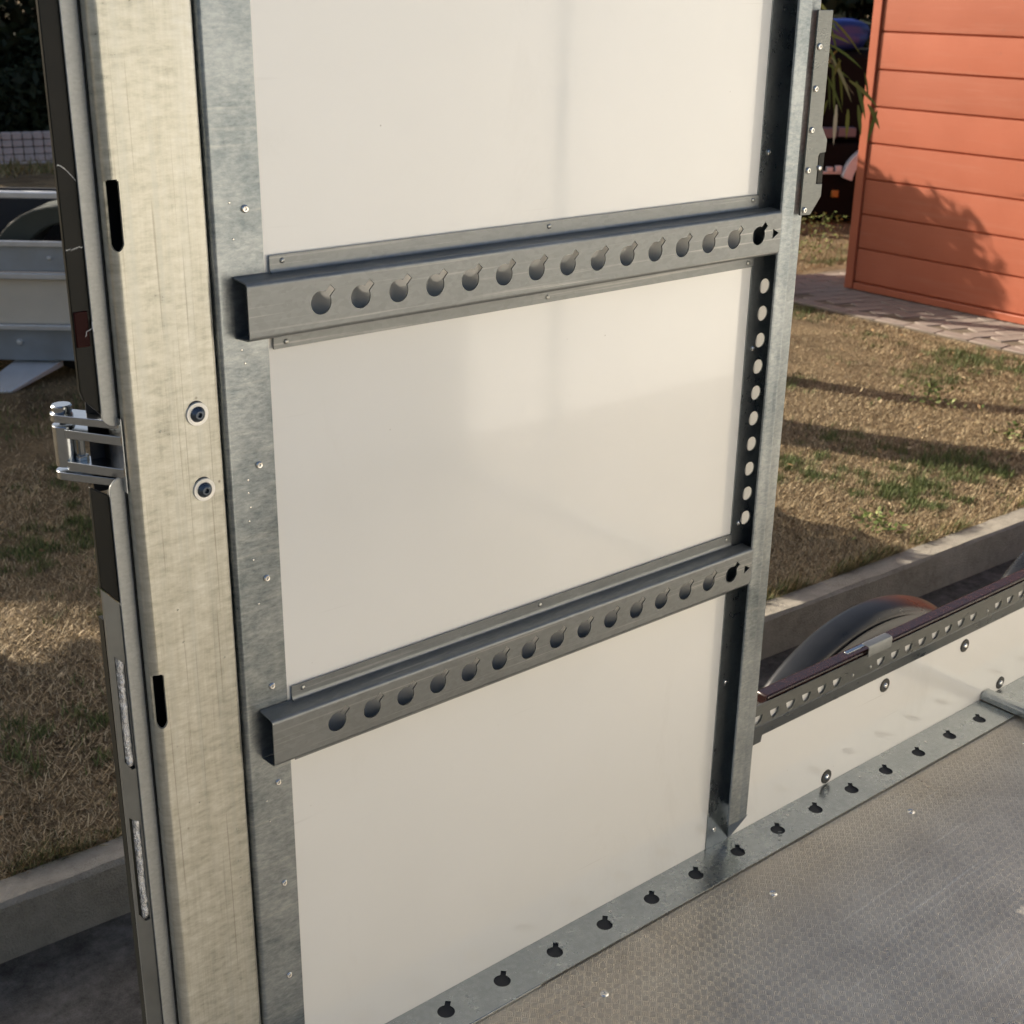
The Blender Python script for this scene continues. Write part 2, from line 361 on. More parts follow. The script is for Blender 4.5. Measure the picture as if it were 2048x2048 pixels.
# kerb with a slightly chipped front arris
mb = MB(); prof = []
n = 160; V_ = []; F_ = []
for i in range(n + 1):
    x = -4 + 13 * i / n; yb = kerb_y(x); c1, c2 = 0.006 + 0.007 * random.random(), 0.006 + 0.006 * random.random()
    for p in [(yb, ZR - 0.1), (yb, ZL - 0.006 + 0.004 * random.random()), (yb - 0.09 + c1, ZL + 0.002 * random.random()), (yb - 0.09, ZL - c2), (yb - 0.097, ZR - 0.1)]: V_.append((x, p[0], p[1]))
for i in range(n):
    for k in range(4): F_.append((i * 5 + k, i * 5 + k + 1, i * 5 + k + 6, i * 5 + k + 5))
tag(MB().add(V_, F_).build('kerb', 'kerb', smooth=25), kind='structure')
# paving round the cabin, one stone at a time
mb = MB()
pv_out = [(5.70, 1.2), (5.68, 3.0), (5.66, 3.85), (5.95, 4.42), (6.75, 4.32), (9.0, 4.0), (9.0, 1.2)]
mb.plate(pv_out, [], 0.03, lambda a, b, c: (a, b, ZL - 0.034 + c)); paving = tag(mb.build('paving', 'joint', smooth=0), kind='structure')
pm = MB().box(-0.099, 0.099, -0.048, 0.048, 0, 0.016)
p0 = None; cnt = 0
ca, sa = math.cos(R(-22)), math.sin(R(-22))
for r_ in range(-30, 30):
    for c_ in range(-22, 22):
        u = c_ * 0.206 + (0.103 if r_ % 2 else 0); v = r_ * 0.104
        x, y = 6.3 + u * ca - v * sa, 3.2 + u * sa + v * ca
        if not inpoly(x, y, pv_out) or x < 5.845 or x > 6.75 or (y < 3.88 and x > 6.42): continue
        if not all(inpoly(x + dx * ca - dy * sa, y + dx * sa + dy * ca, pv_out) for dx in (-0.06, 0.06) for dy in (-0.03, 0.03)): continue
        if cnt >= 270: break
        if p0 is None: p0 = pm.build('paver', 'paver', paving, bevel=0.004, seg=1); o = p0
        else: o = inst(p0, paving, (0, 0, 0))
        o.location = (x, y, ZL - 0.0125 + random.uniform(-0.0015, 0.0015)); o.rotation_euler = (random.uniform(-.012, .012), random.uniform(-.012, .012), R(-22) + random.uniform(-.01, .01)); cnt += 1

for k in range(15):
    o = inst(p0, paving, (5.745 - 0.012 * k / 14, 1.35 + k * 0.204, ZL - 0.0125 + random.uniform(-0.0015, 0.0015))); o.rotation_euler = (0, 0, R(90.6) + random.uniform(-.01, .01))
# ------------------------------------------------------------------ the orange cabin
cab = empty('cabin', (6.3, 2.0, ZL), 'orange timber cabin with horizontal boards standing on the paving', 'cabin')
CX = -6.3; 
def W(v): return v                                       # children of empties are built around the empty's origin
def rel(mb, o):
    L = o.location; mb.v = [(a - L.x, b - L.y, c - L.z) for a, b, c in mb.v]; return mb
YC0, YC1 = -2.2, 3.852
zb = [ZL + 0.052, -1.190, -0.982, -0.771, -0.560, -0.349, -0.138, 0.073, 0.284, 0.495, 0.706, 0.917]
for k in range(len(zb) - 1):
    z0, z1 = zb[k] + 0.0005, zb[k + 1] - 0.0005
    mb = MB(); P = [(6.278, z0), (6.2605, z0), (6.2498, z0 + 0.0115), (6.2496, z0 + 0.013), (6.2500, z1), (6.278, z1)]
    V_ = [(x, YC0, z) for x, z in P] + [(x, YC1, z) for x, z in P]; k6 = 6
    mb.add(V_, [(i, (i + 1) % 6, (i + 1) % 6 + 6, i + 6) for i in range(6)] + [tuple(range(6)), tuple(range(11, 5, -1))])
    rel(mb, cab).build('board', 'board', cab, smooth=25)
rel(MB().box(6.236, 6.30, 3.858, 3.918, ZL + 0.008, 0.94), cab).build('corner_trim', 'trim', cab, bevel=0.004)
rel(MB().box(6.240, 6.29, YC0, 3.854, ZL + 0.008, ZL + 0.050), cab).build('base_trim', 'trim', cab, bevel=0.003)
rel(MB().box(6.280, 8.6, YC0 + 0.02, 3.90, ZL + 0.01, 0.93), cab).build('wall', 'board', cab)
rel(MB().add([(6.05, YC0 - .2, .94), (8.8, YC0 - .2, .94), (8.8, 4.1, .94), (6.05, 4.1, .94), (6.05, YC0 - .2, 1.0), (8.8, YC0 - .2, 1.25), (8.8, 4.1, 1.25), (6.05, 4.1, 1.0)],
     [(0, 3, 2, 1), (4, 5, 6, 7), (0, 1, 5, 4), (1, 2, 6, 5), (2, 3, 7, 6), (3, 0, 4, 7)]), cab).build('roof', 'roofing', cab)

# ------------------------------------------------------------------ the box trailer
T = empty('box_trailer', (0, 0, ZR), 'galvanised box trailer with cream wall panel and grey lashing rails in front', 'trailer')
TZ = -ZR
def tb(mb, name, mat, parent=None, **k):
    """build a part of the trailer; geometry is written in scene coordinates"""
    if parent is None or parent is T: mb.v = [(a, b, c + TZ) for a, b, c in mb.v]; return mb.build(name, mat, T, **k)
    return tb_sub(mb, name, mat, parent, **k)
def tb_sub(mb, name, mat, parent, **k):
    mb.v = [(a, b, c + TZ) for a, b, c in mb.v]; return mb.build(name, mat, parent, **k)
def at(src, parent, x, y, z, rot=None): return inst(src, parent, (x, y, z + TZ), rot)

# side wall panel (one laminate sheet behind rails and posts)
tb(MB().box(-0.098, 0.7435, 0.0322, 0.052, ZF + 0.003, 0.62), 'side_panel', 'panel')
tb(MB().add([(0.7440, 0.0325, ZF + 0.003), (0.7890, 0.0325, ZF + 0.003), (0.7890, 0.0325, 0.62), (0.7440, 0.0325, 0.62)], [(0, 1, 2, 3)]), 'glow_strip', 'gfk', smooth=0)  # translucent strip added so sunlight makes the post holes glow
tb(MB().box(0.7915, 3.38, 0.0322, 0.048, ZF + 0.003, -0.8080), 'lower_side_panel', 'panel')
LSP = T.children[-1]
# left flange sheet with folded lip
prof = [(-0.1075, 0.060)] + arc(-0.1003, 0.0372, 0.0072, 180, 270, 9) + [(-0.049, 0.030)]
fl = tb(MB().sheet(prof, 0.0016, ZF + 0.004, 0.62, lambda p, q, s: (p, q, s), side=1), 'wall_flange', 'flange')
# right post: C profile, open towards the panel, with perforated back flange
bh = [circle(0.7577, -0.0815 - 0.0397 * k, 0.0108, 20) for k in range(0, 10)] 
sp = tb(MB().plate([(0.7275, ZF + 0.004), (0.7905, ZF + 0.004), (0.7905, 0.62), (0.7275, 0.62)], bh, 0.0015, FXZ(0.0302)), 'side_post', 'innerflange', smooth=20)
web = [(0.7905, 0.034)] + arc(0.7865, 0.0035, 0.004, 0, -90, 5) + [(0.7715, -0.0005), (0.7690, -0.0018), (0.7655, -0.0018), (0.7630, -0.0005), (0.7480, -0.0005)] + arc(0.7480, 0.0040, 0.0045, -90, -165, 4)
mb = MB()
mb.sheet(web, 0.0018, -0.975, 0.62, lambda p, q, s: (p, q, s), side=-1)
tb_sub(mb, 'front_lip', 'flange', sp, smooth=40)
tb_sub(MB().add([(0.7905, 0.030, -1.030), (0.7915, 0.0005, -0.9755), (0.7460, 0.0005, -0.9755), (0.7830, 0.030, -1.032), (0.792, 0.032, -1.030), (0.7930, 0.0015, -0.974), (0.7460, 0.0025, -0.974), (0.783, 0.032, -1.032)],
   [(0, 1, 2, 3), (7, 6, 5, 4), (0, 4, 5, 1), (1, 5, 6, 2), (2, 6, 7, 3), (3, 7, 4, 0)]), 'foot_gusset', 'flange', sp, smooth=0)
# countersunk screws in both flanges
scr = MB().lathe([(0, 0.0006), (0.0014, 0.0006), (0.0016, 0.0022), (0.0030, 0.0024), (0.0042, 0.0012), (0.0044, -0.001)], (0, 0, 0), (0, -1, 0), 16)
s0 = scr.build('screw', 'screw', fl); s0.location = (-0.068, 0.0296, 0.1003 + TZ)
for z in (-0.1755, -0.3113, -0.4488, -0.580, -0.726, -0.868, 0.375): at(s0, fl, -0.068 + random.uniform(-.001, .001), 0.0296, z)
for z in (0.1058, -0.171, -0.4441, -0.7185, -0.998, 0.38): at(s0, sp, 0.7432, 0.0298, z)

# the two lashing rails
def keyhole(cx, cz, r=0.0127, sgn=1, n=26):
    # round hole with a square-ended slot running out at 45 degrees
    h = 0.0041; L = 0.0212; a0 = math.degrees(math.asin(h / r)); pts = arc(0, 0, r, 45 + a0, 45 + 360 - a0, n)
    d = Vector((1, 1)).normalized(); q = Vector((1, -1)).normalized()
    tip = [tuple(d * L + q * h), tuple(d * L - q * h)]
    return [(cx + sgn * a, cz + b) for a, b in pts + tip]
def rail(zc):
    mb = MB(); x0, x1 = -0.0868, 0.7462; t = 0.0016
    holes = [keyhole(0.05 * k, zc) for k in range(15)] + [[(0.7295, zc + 0.0068), (0.7295, zc - 0.0068), (0.7418, zc)]]
    mb.plate([(x0, zc - 0.0255), (x1, zc - 0.0255), (x1, zc + 0.0255), (x0, zc + 0.0255)], holes, t, FXZ(0.0))
    for s in (1, -1):
        r = 0.0050
        bend = [(0.0, 0.0255), ] + [(r - r * math.cos(R(a)), 0.0255 + r * math.sin(R(a))) for a in (15, 30, 45, 60, 75)] + [(r, 0.0255 + r)]
        pr = bend + [(0.0235, 0.0318)]
        mb.sheet([(y, zc + s * z) for y, z in pr], t, x0, x1, lambda p, q, u: (u, p, q), side=-s)
        # the web flares away at the open end, the flange starts further in
        fl_ = [(0.0235, 0.0318), (0.0262, 0.0326), (0.0276, 0.0345), (0.0280, 0.0375), (0.0280, 0.0500)]
        mb.sheet([(y, zc + s * z) for y, z in fl_], t, -0.0437, 0.7268, lambda p, q, u: (u, p, q), side=-s)
        tl = [(0.0235, 0.0318), (0.0262, 0.0321), (0.0285, 0.0330)]
        mb.sheet([(y, zc + s * z) for y, z in tl], t, x0, -0.0447, lambda p, q, u: (u, p, q), side=-s)
    o = tb(mb, 'lashing_rail', 'rail', smooth=35)
    return o
rv = MB().lathe([(0, 0.0019), (0.0015, 0.0017), (0.0027, 0.0010), (0.0033, -0.001)], (0, 0, 0), (0, -1, 0), 14)
r0 = None
for zc in (0.0, -0.5077):
    ro = rail(zc)
    for x in (-0.0286, 0.3427, 0.7150):
        for dz in (0.0435, -0.0435):
            if r0 is None: r0 = rv.build('rivet', 'rivet', ro); r0.location = (x, 0.0278, zc + dz + TZ)
            else: at(r0, ro, x, 0.0278, zc + dz)

# rear corner post with two hand slots over its left arris
pr = [(-0.2145, 0.080), (-0.2145, 0.060)] + arc(-0.2045, 0.0375, 0.010, 180, 270, 26) + [(-0.2045 + 0.0005 * k, 0.0275) for k in range(1, 9)] + [(-0.190, 0.0275), (-0.16, 0.0275)] + [(-0.1175, 0.0275)] + arc(-0.1165, 0.0325, 0.005, 270, 360, 5) + [(-0.1115, 0.055), (-0.1115, 0.080)]
SL = [(-0.4545, -0.388), (0.0718, 0.1398)]
xl_, xr_ = -0.2136, -0.2010                             # slot limits on the face
zs = [ZF + 0.004, 0.62]
for a, b in SL: zs += [a + 0.0004 * k for k in range(22)] + [b - 0.0008 * k for k in range(3)]
zs = sorted(zs)
def cut(i, j):
    if not 0 <= i < len(pr) - 1 or not 0 <= j < len(zs) - 1: return False
    zm = (zs[j] + zs[j + 1]) / 2; xm = (pr[i][0] + pr[i + 1][0]) / 2; ym = (pr[i][1] + pr[i + 1][1]) / 2
    if not (xl_ < xm < xr_ and ym < 0.05): return False
    u = 2 * (xm - xl_) / (xr_ - xl_) - 1
    return any(a + 0.0085 * (1 - math.sqrt(max(0, 1 - u * u))) < zm < b - 0.0012 * (abs(u) > 0.8) for a, b in SL)
n = len(pr); off = []
for i in range(n):
    a = Vector(pr[max(i - 1, 0)]); b = Vector(pr[min(i + 1, n - 1)]); d = (b - a).normalized(); off.append((pr[i][0] - d.y * 0.003, pr[i][1] + d.x * 0.003))
mb = MB(); V_ = [(p, q, z) for z in zs for p, q in pr] + [(p, q, z) for z in zs for p, q in off]; N = n * len(zs); F_ = []
idx = lambda i, j: j * n + i
for j in range(len(zs) - 1):
    for i in range(n - 1):
        if cut(i, j): continue
        F_.append((idx(i, j), idx(i + 1, j), idx(i + 1, j + 1), idx(i, j + 1))); F_.append((idx(i, j) + N, idx(i, j + 1) + N, idx(i + 1, j + 1) + N, idx(i + 1, j) + N))
        if i == 0 or cut(i - 1, j): F_.append((idx(i, j), idx(i, j + 1), idx(i, j + 1) + N, idx(i, j) + N))
        if i == n - 2 or cut(i + 1, j): F_.append((idx(i + 1, j), idx(i + 1, j) + N, idx(i + 1, j + 1) + N, idx(i + 1, j + 1)))
        if j == 0 or cut(i, j - 1): F_.append((idx(i, j), idx(i, j) + N, idx(i + 1, j) + N, idx(i + 1, j)))
        if j == len(zs) - 2 or cut(i, j + 1): F_.append((idx(i, j + 1), idx(i + 1, j + 1), idx(i + 1, j + 1) + N, idx(i, j + 1) + N))
post = tb(mb.add(V_, F_), 'corner_post', 'post', smooth=40)
tb_sub(MB().box(-0.2154, -0.2146, 0.0450, 0.0495, ZF + 0.01, 0.615), 'gap_shade_strip', 'black', post)  # black strip stands in for the shade between post and door edge
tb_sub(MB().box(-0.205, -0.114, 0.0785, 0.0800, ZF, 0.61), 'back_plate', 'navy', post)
wm = MB().lathe([(0.0058, 0.0015), (0.0085, 0.0022), (0.0122, 0.0022), (0.0127, 0.0012), (0.0127, -0.001)], (0, 0, 0), (0, -1, 0), 32)
bm_ = MB().lathe([(0, 0.0028), (0.0026, 0.0028), (0.0028, 0.0068), (0.0042, 0.0068), (0.0068, 0.0052), (0.0086, 0.0020)], (0, 0, 0), (0, -1, 0), 28)
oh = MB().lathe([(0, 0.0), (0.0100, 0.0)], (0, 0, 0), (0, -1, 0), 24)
for k, (x, z) in enumerate(((-0.1386, -0.1038), (-0.1371, -0.1879))):
    if k == 0:
        b0 = bm_.build('bolt', 'blackbolt', post); b0.location = (x, 0.0275, z + TZ)
        w0 = wm.build('washer', 'washer', post); w0.location = (x, 0.0275, z + TZ)
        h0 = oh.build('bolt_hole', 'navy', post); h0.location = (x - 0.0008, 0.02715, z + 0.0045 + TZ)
    else:
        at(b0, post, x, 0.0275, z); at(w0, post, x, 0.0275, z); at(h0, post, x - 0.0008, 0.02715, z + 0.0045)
# small zinc pips on the post face
pip = MB().lathe([(0, 0.0009), (0.0009, 0.0007), (0.0015, -0.0003)], (0, 0, 0), (0, -1, 0), 10)
pp = None
for x, z in [(-0.1805, -0.115), (-0.178, -0.318), (-0.1745, -0.358), (-0.127, -0.392), (-0.127, -0.62), (-0.128, -0.665), (-0.126, -0.69), (-0.171, -0.565)]:
    if pp is None: pp = pip.build('zinc_pip', 'post', post); pp.location = (x, 0.0275, z + TZ)
    else: at(pp, post, x, 0.0275, z)
q0 = None
for x, z in [(-0.083, -0.19), (-0.0835, -0.205), (-0.082, -0.222), (-0.0845, -0.238), (-0.0825, -0.285), (-0.083, 0.071), (-0.085, 0.108), (-0.081, -0.045), (-0.078, -0.06), (-0.0845, -0.6), (-0.082, -0.63), (-0.079, -0.34)]:
    if q0 is None: q0 = pip.build('zinc_pip', 'screw', fl); q0.location = (x, 0.0298, z + TZ)
    else: at(q0, fl, x, 0.0298, z)

# rear door folded back along the outside: edge strips, seal, reflective tape, hinge
dr = tb(MB().box(-0.207, 0.62, 0.094, 0.118, -0.98, 0.60), 'rear_door', 'darksteel')
def strip(z0, z1, r_low, r_high):
    xl, xr = -0.2315, -0.2122; r = 0.014; pts = []
    if r_low: pts += arc(xl + r, z0 + r, r, 180, 270, 6)
    else: pts.append((xl, z0))
    pts += [(xr, z0), (xr, z1)]
    if r_high: pts += arc(xl + r, z1 - r, r, 90, 180, 6)
    else: pts.append((xl, z1))
    return pts
for z0, z1, a, b in ((-0.1075, 0.60, True, False), (-1.0, -0.163, False, True)):
    tb_sub(MB().plate(strip(z0, z1, a, b), [], 0.0025, FXZ(0.0500)), 'edge_strip', 'door', dr, bevel=0.0006)
tb_sub(MB().box(-0.2145, -0.2125, 0.0530, 0.0935, -0.97, 0.59), 'return_flange', 'black', dr)  # coloured black to put shade into the gap beside the post
# glossy black seal (upper, lower) with cut corners
for pts in ([(-0.2500, 0.60), (-0.2500, -0.066), (-0.2470, -0.076), (-0.2270, -0.098), (-0.2270, 0.60)], [(-0.2500, -0.168), (-0.2500, -0.281), (-0.2270, -0.309), (-0.2270, -0.184)]):
    tb_sub(MB().plate(pts, [], 0.006, FXZ(0.0535)), 'door_seal', 'black', dr, bevel=0.001)
tb_sub(MB().plate([(-0.2505, -1.0), (-0.2265, -1.0), (-0.2265, -0.3115), (-0.2495, -0.2835)], [[(-0.2440, -0.364), (-0.2445, -0.496), (-0.2370, -0.508), (-0.2330, -0.508), (-0.2330, -0.376)], [(-0.2465, -0.568), (-0.2470, -0.702), (-0.2395, -0.714), (-0.2340, -0.714), (-0.2340, -0.580)]], 0.004, FXZ(0.0530)), 'edge_channel', 'darksteel', dr, smooth=0)
tb_sub(MB().box(-0.250, -0.2265, 0.0585, 0.070, -1.0, -0.32), 'channel_back', 'black', dr)
for za, zb_ in ((-0.505, -0.368), (-0.712, -0.574)):
    V_ = []; F_ = []; nn = 46
    for i in range(nn + 1):
        z = za + (zb_ - za) * i / nn; jx = random.uniform(-.0006, .0006); q = 0.0006 + 0.0016 * abs(math.sin(i * 0.37 + 1.2 * math.sin(i * .19))) ** 0.7 * random.uniform(.5, 1.3) + random.uniform(0, .0009)
        for u, hh in ((-0.2415, 0), (-0.2395, q), (-0.2365, q * 1.3), (-0.2335, q * 0.7), (-0.2318, 0)): V_.append((u + (jx if hh else 0), 0.0580 - hh * 1.6, z))
    for i in range(nn):
        for k in range(4): F_.append((i * 5 + k, i * 5 + k + 1, i * 5 + k + 6, i * 5 + k + 5))
    tb_sub(MB().add(V_, F_), 'reflective_tape', 'weld', dr, smooth=70)
tb_sub(MB().box(-0.2485, -0.2345, 0.0518, 0.0540, -0.022, 0.0135), 'side_reflector', 'red', dr, bevel=0.001)
def scuff(p, q, n_, amp, w_):
    V_ = []; F_ = []
    for i in range(n_ + 1):
        t = i / n_; x = p[0] + (q[0] - p[0]) * t; z = p[1] + (q[1] - p[1]) * t ** 1.6 + random.uniform(-amp, amp); ww = w_ * random.uniform(.3, 1.2)
        V_ += [(x, 0.0531, z - ww), (x, 0.0531, z + ww)]
    for i in range(n_): F_.append((2 * i, 2 * i + 2, 2 * i + 3, 2 * i + 1))
    return MB().add(V_, F_)
tb_sub(scuff((-0.2490, 0.1536), (-0.2322, 0.1375), 26, 0.0007, 0.0006), 'chalk_scuff', 'scuff', dr, smooth=0)
tb_sub(scuff((-0.2490, 0.0735), (-0.2322, 0.0760), 26, 0.0013, 0.0005), 'chalk_scuff', 'scuff', dr, smooth=0)
tb_sub(MB().tube([(-0.2325, 0.0490, -0.0035), (-0.2360, 0.0485, -0.0050), (-0.2385, 0.049, -0.0060), (-0.2395, 0.0485, -0.0095), (-0.2402, 0.049, -0.0110)], 0.0003, 5).tube([(-0.2318, 0.0490, 0.003), (-0.2322, 0.0484, -0.001), (-0.2313, 0.0488, -0.007)], 0.0007, 5), 'loose_fibre', 'fibre', dr)

# hinge: barrel with pin, two inner plates bolted to the post, two outer plates on the door
H = tb(MB().lathe([(0.0040, -0.1605), (0.0112, -0.1605), (0.0118, -0.1595), (0.0118, -0.1170), (0.0112, -0.1160), (0.0040, -0.1160)], (-0.2472, 0.1152, 0), (0, 0, 1), 32), 'hinge', 'bright')
ax, ay = -0.2472, 0.1152
du = Vector((0.045, -0.065)).normalized(); dn = Vector((du.y, -du.x))          # along the plates, and across
def hplate(z0, z1, pts, name='hinge_plate', mat='bright'):
    return tb_sub(MB().plate([(ax + du.x * a + dn.x * b, ay + du.y * a + dn.y * b) for a, b in pts], [], z1 - z0, lambda a, b, c: (a, b, z0 + c)), name, mat, H, bevel=0.0006)
rnd = [(0.0125 * math.cos(R(a)), 0.0125 * math.sin(R(a))) for a in range(100, 261, 16)]
top_pts = rnd + [(0.0, -0.0125), (0.088, -0.0125), (0.088, 0.026), (0.060, 0.030), (0.050, 0.026), (0.036, 0.016), (0.022, 0.0125)]
top_pts = [(a, -b) for a, b in top_pts]
hplate(-0.1112, -0.1030, [(a, b) for a, b in top_pts])
hplate(-0.1740, -0.1655, [(a, b) for a, b in top_pts])
inn = [(0.008, -0.0118), (0.088, -0.0118), (0.088, 0.016), (0.008, 0.0118)]
hplate(-0.1275, -0.1180, inn); hplate(-0.1630, -0.1530, inn)
tb_sub(MB().lathe([(0, -0.0945), (0.0095, -0.0945), (0.0108, -0.0958), (0.0108, -0.1000), (0.0098, -0.1030)], (ax, ay, 0), (0, 0, 1), 28), 'hinge_pin', 'bright', H)
tb_sub(MB().lathe([(0, -0.1775), (0.004, -0.1775), (0.0045, -0.1728)], (ax, ay, 0), (0, 0, 1), 16), 'pin_end', 'bright', H)
bx, by = ax + du.x * 0.019, ay + du.y * 0.019
tb_sub(MB().lathe([(0, -0.1268), (0.0062, -0.1268), (0.0062, -0.1310), (0.0035, -0.1315), (0.0035, -0.1475), (0.0068, -0.1480), (0.0068, -0.1528), (0, -0.1528)], (bx, by, 0), (0, 0, 1), 6), 'hinge_bolt', 'bright', H, smooth=0)
tb_sub(MB().box(-0.2168, -0.2158, 0.040, 0.075, -0.178, -0.098), 'hinge_base', 'bright', H)
tb_sub(MB().box(-0.2300, -0.2100, 0.0935, 0.0945, -0.19, -0.09), 'hinge_gap_shade', 'navy', H)  # dark sheet standing in for shade in the gap behind the hinge

# latch bracket screwed to the right post
bpts = [(0.7775, 0.0212), (0.7990, 0.0202), (0.8195, 0.0440), (0.8195, 0.0615), (0.8060, 0.0620), (0.8055, 0.1000), (0.8085, 0.1040), (0.8210, 0.1045), (0.8215, 0.1215), (0.8080, 0.1400), (0.8080, 0.29), (0.7775, 0.29)]
br = tb(MB().plate(bpts, [], 0.0030, FXZ(-0.0062)), 'latch_bracket', 'ledge', bevel=0.0006)
sc2 = MB().lathe([(0, 0.0008), (0.0014, 0.0008), (0.0018, 0.0026), (0.0032, 0.0024), (0.0044, 0.0010), (0.0046, -0.0004)], (0, 0, 0), (0, -1, 0), 16)
s1 = sc2.build('screw', 'screw', br); s1.location = (0.7850, -0.0063, 0.0281 + TZ)
for z in (0.0821, 0.1358, 0.19, 0.244): at(s1, br, 0.7852, -0.0063, z)
tb_sub(MB().sheet([(0.8060, 0.016), (0.8060, 0.004), (0.815, -0.001), (0.826, -0.0005), (0.826, 0.016)], 0.002, 0.0600, 0.1030, lambda p, q, s: (p, q, s)), 'latch_hook', 'black', br)
tb_sub(MB().lathe([(0, 0.006), (0.0030, 0.005), (0.0040, 0.002), (0.0040, -0.008)], (0.8085, -0.004, 0.0839), (0, -1, 0), 12), 'latch_bolt', 'screw', br)

# perforated rail on top of the low side, with rivets, a clip and the black capping outside
hx = [0.8190 + 0.0417 * k for k in range(6)] + [1.1531 + 0.0422 * k for k in range(8)] + [1.5345 + 0.0422 * k for k in range(8)] + [1.93 + 0.0422 * k for k in range(30)]
KX = lambda x: (x + 0.7428) * 1.00733 - 0.7428
KZ = lambda z: (z - 0.319) * 1.00733 + 0.319
hx = [KX(x) for x in hx]; Yp = 0.0290; zt, zf, zh = KZ(-0.7842), KZ(-0.8228), KZ(-0.8080)
mb = MB()
lean = lambda a, b, c: (a, Yp - 0.002 * (zt - b) / (zt - zf) + c, b)
mb.plate([(0.793, zf), (3.36, zf), (3.36, zt), (0.793, zt)], [[(x + 0.0112 * math.cos(R(q)) * (1.0 if q < 270 else 1.05), zh + 0.0045 + 0.0150 * math.sin(R(q))) for q in range(180, 361, 15)] for x in hx], 0.0014, lean)
for x0, x1, dz in ((0.8475, 3.36, 0.0250), (0.793, 0.8475, 0.0375)):
    mb.sheet([(Yp - 0.002, zf), (Yp - 0.0028, zf - 0.0008), (Yp - 0.0026, zf - 0.0024), (Yp + 0.0018, zf - dz)], 0.0012, x0, x1, lambda p, q, s: (s, p, q), side=1)
pf = tb(mb, 'perforated_rail', 'ledge', smooth=25)
for x in (1.072, 1.1229, 1.497, 1.89): at(r0, pf, KX(x), Yp - 0.0018, KZ(-0.8115))
tb_sub(MB().sheet([(Yp - 0.0030, zt - 0.002), (Yp - 0.0030, zt + 0.0150), (Yp - 0.0020, zt + 0.0168), (Yp, zt + 0.0175), (Yp + 0.012, zt + 0.0175)], 0.0018, 1.122, 1.190, lambda p, q, s: (s, p, q)), 'rail_clip', 'rail', pf)
tb_sub(MB().box(1.070, 1.1215, Yp + 0.004, Yp + 0.012, zt + 0.0160, zt + 0.0185), 'clip_tongue', 'bright', pf, bevel=0.0005)
tb(MB().box(0.858, 3.36, 0.0325, 0.0600, -0.8075, zt + 0.006), 'side_capping', 'cap', bevel=0.004)
# washers with dome bolts on the low panel
wd = MB().lathe([(0.0, 0.0012), (0.0105, 0.0022), (0.0132, 0.0018), (0.0138, 0.0)], (0, 0, 0), (0, -1, 0), 28)
bd = MB().lathe([(0, 0.0056), (0.0030, 0.0052), (0.0050, 0.0034), (0.0058, 0.0012)], (0, 0, 0), (0, -1, 0), 18)
w1 = None
for x, z in ((1.1966, -0.8795), (1.4555, -0.8795), (1.0472, -1.0165), (1.6171, -1.0165), (1.78, -0.8795), (2.1, -0.8795), (2.1, -1.0165)):
    if w1 is None:
        w1 = wd.build('rubber_washer', 'darkwasher', LSP); w1.location = (x, 0.0320, z + TZ); d1 = bd.build('dome_bolt', 'screw', LSP); d1.location = (x, 0.0320, z + TZ)
    else: at(w1, LSP, x, 0.0320, z); at(d1, LSP, x, 0.0320, z)

# floor: tread plate, keyhole floor rail, cross bar, screws
fp = tb(MB().box(-0.22, 3.38, -1.95, 0.058, ZF - 0.020, ZF - 0.0005), 'floor_plate', 'floor')
fh = [keyhole(0.5635 + 0.1013 * k, -0.0055 - 0.0008 * k, 0.0125) for k in range(-6, 11)]
mb = MB(); mb.plate([(-0.215, -0.0400), (1.545, -0.0480), (1.545, 0.0318), (-0.215, 0.0318)], fh, 0.0020, lambda a, b, c: (a, b, ZF + 0.0018 + c))
mb.sheet([(-0.0400, ZF + 0.0038), (-0.0415, ZF + 0.0030), (-0.0420, ZF + 0.0002)], 0.0015, -0.215, 0.30, lambda p, q, s: (s, p - 0.0015, q))
fr = tb(mb, 'floor_rail', 'floorrail', smooth=20)
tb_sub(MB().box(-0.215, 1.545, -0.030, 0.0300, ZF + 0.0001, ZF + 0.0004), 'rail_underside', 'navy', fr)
tb_sub(MB().plate([(1.58, -0.050), (3.36, -0.058), (3.36, 0.0318), (1.58, 0.0318)], [keyhole(0.5635 + 0.1013 * k, -0.016, 0.0125) for k in range(11, 26)], 0.002, lambda a, b, c: (a, b, ZF + 0.0018 + c)), 'rail_section', 'floorrail', fr)
fs = MB().lathe([(0, 0.0006), (0.0025, 0.0006), (0.0028, 0.0024), (0.0052, 0.0028), (0.0068, 0.0012), (0.0070, -0.001)], (0, 0, 0), (0, 0, 1), 16)
f0 = fs.build('floor_screw', 'screw', fp); f0.location = (0.7297, -0.1144, ZF - 0.0004 + TZ)
for x, y in ((1.0995, -0.116), (1.47, -0.118), (0.36, -0.113), (1.0995, -0.5), (0.7297, -0.5)): at(f0, fp, x, y, ZF - 0.0004)
fss = MB().lathe([(0, 0.0004), (0.0010, 0.0004), (0.0012, 0.0014), (0.0026, 0.0010), (0.0029, -0.0005)], (0, 0, 0), (0, 0, 1), 12)
g0 = fss.build('rail_screw', 'screw', fr); g0.location = (0.6935, 0.0170, ZF + 0.0038 + TZ)
for x, y in ((0.9148, 0.0097), (1.1161, 0.0064), (1.3181, 0.0035), (0.49, 0.012)): at(g0, fr, x, y, ZF + 0.0038)
mk = MB()
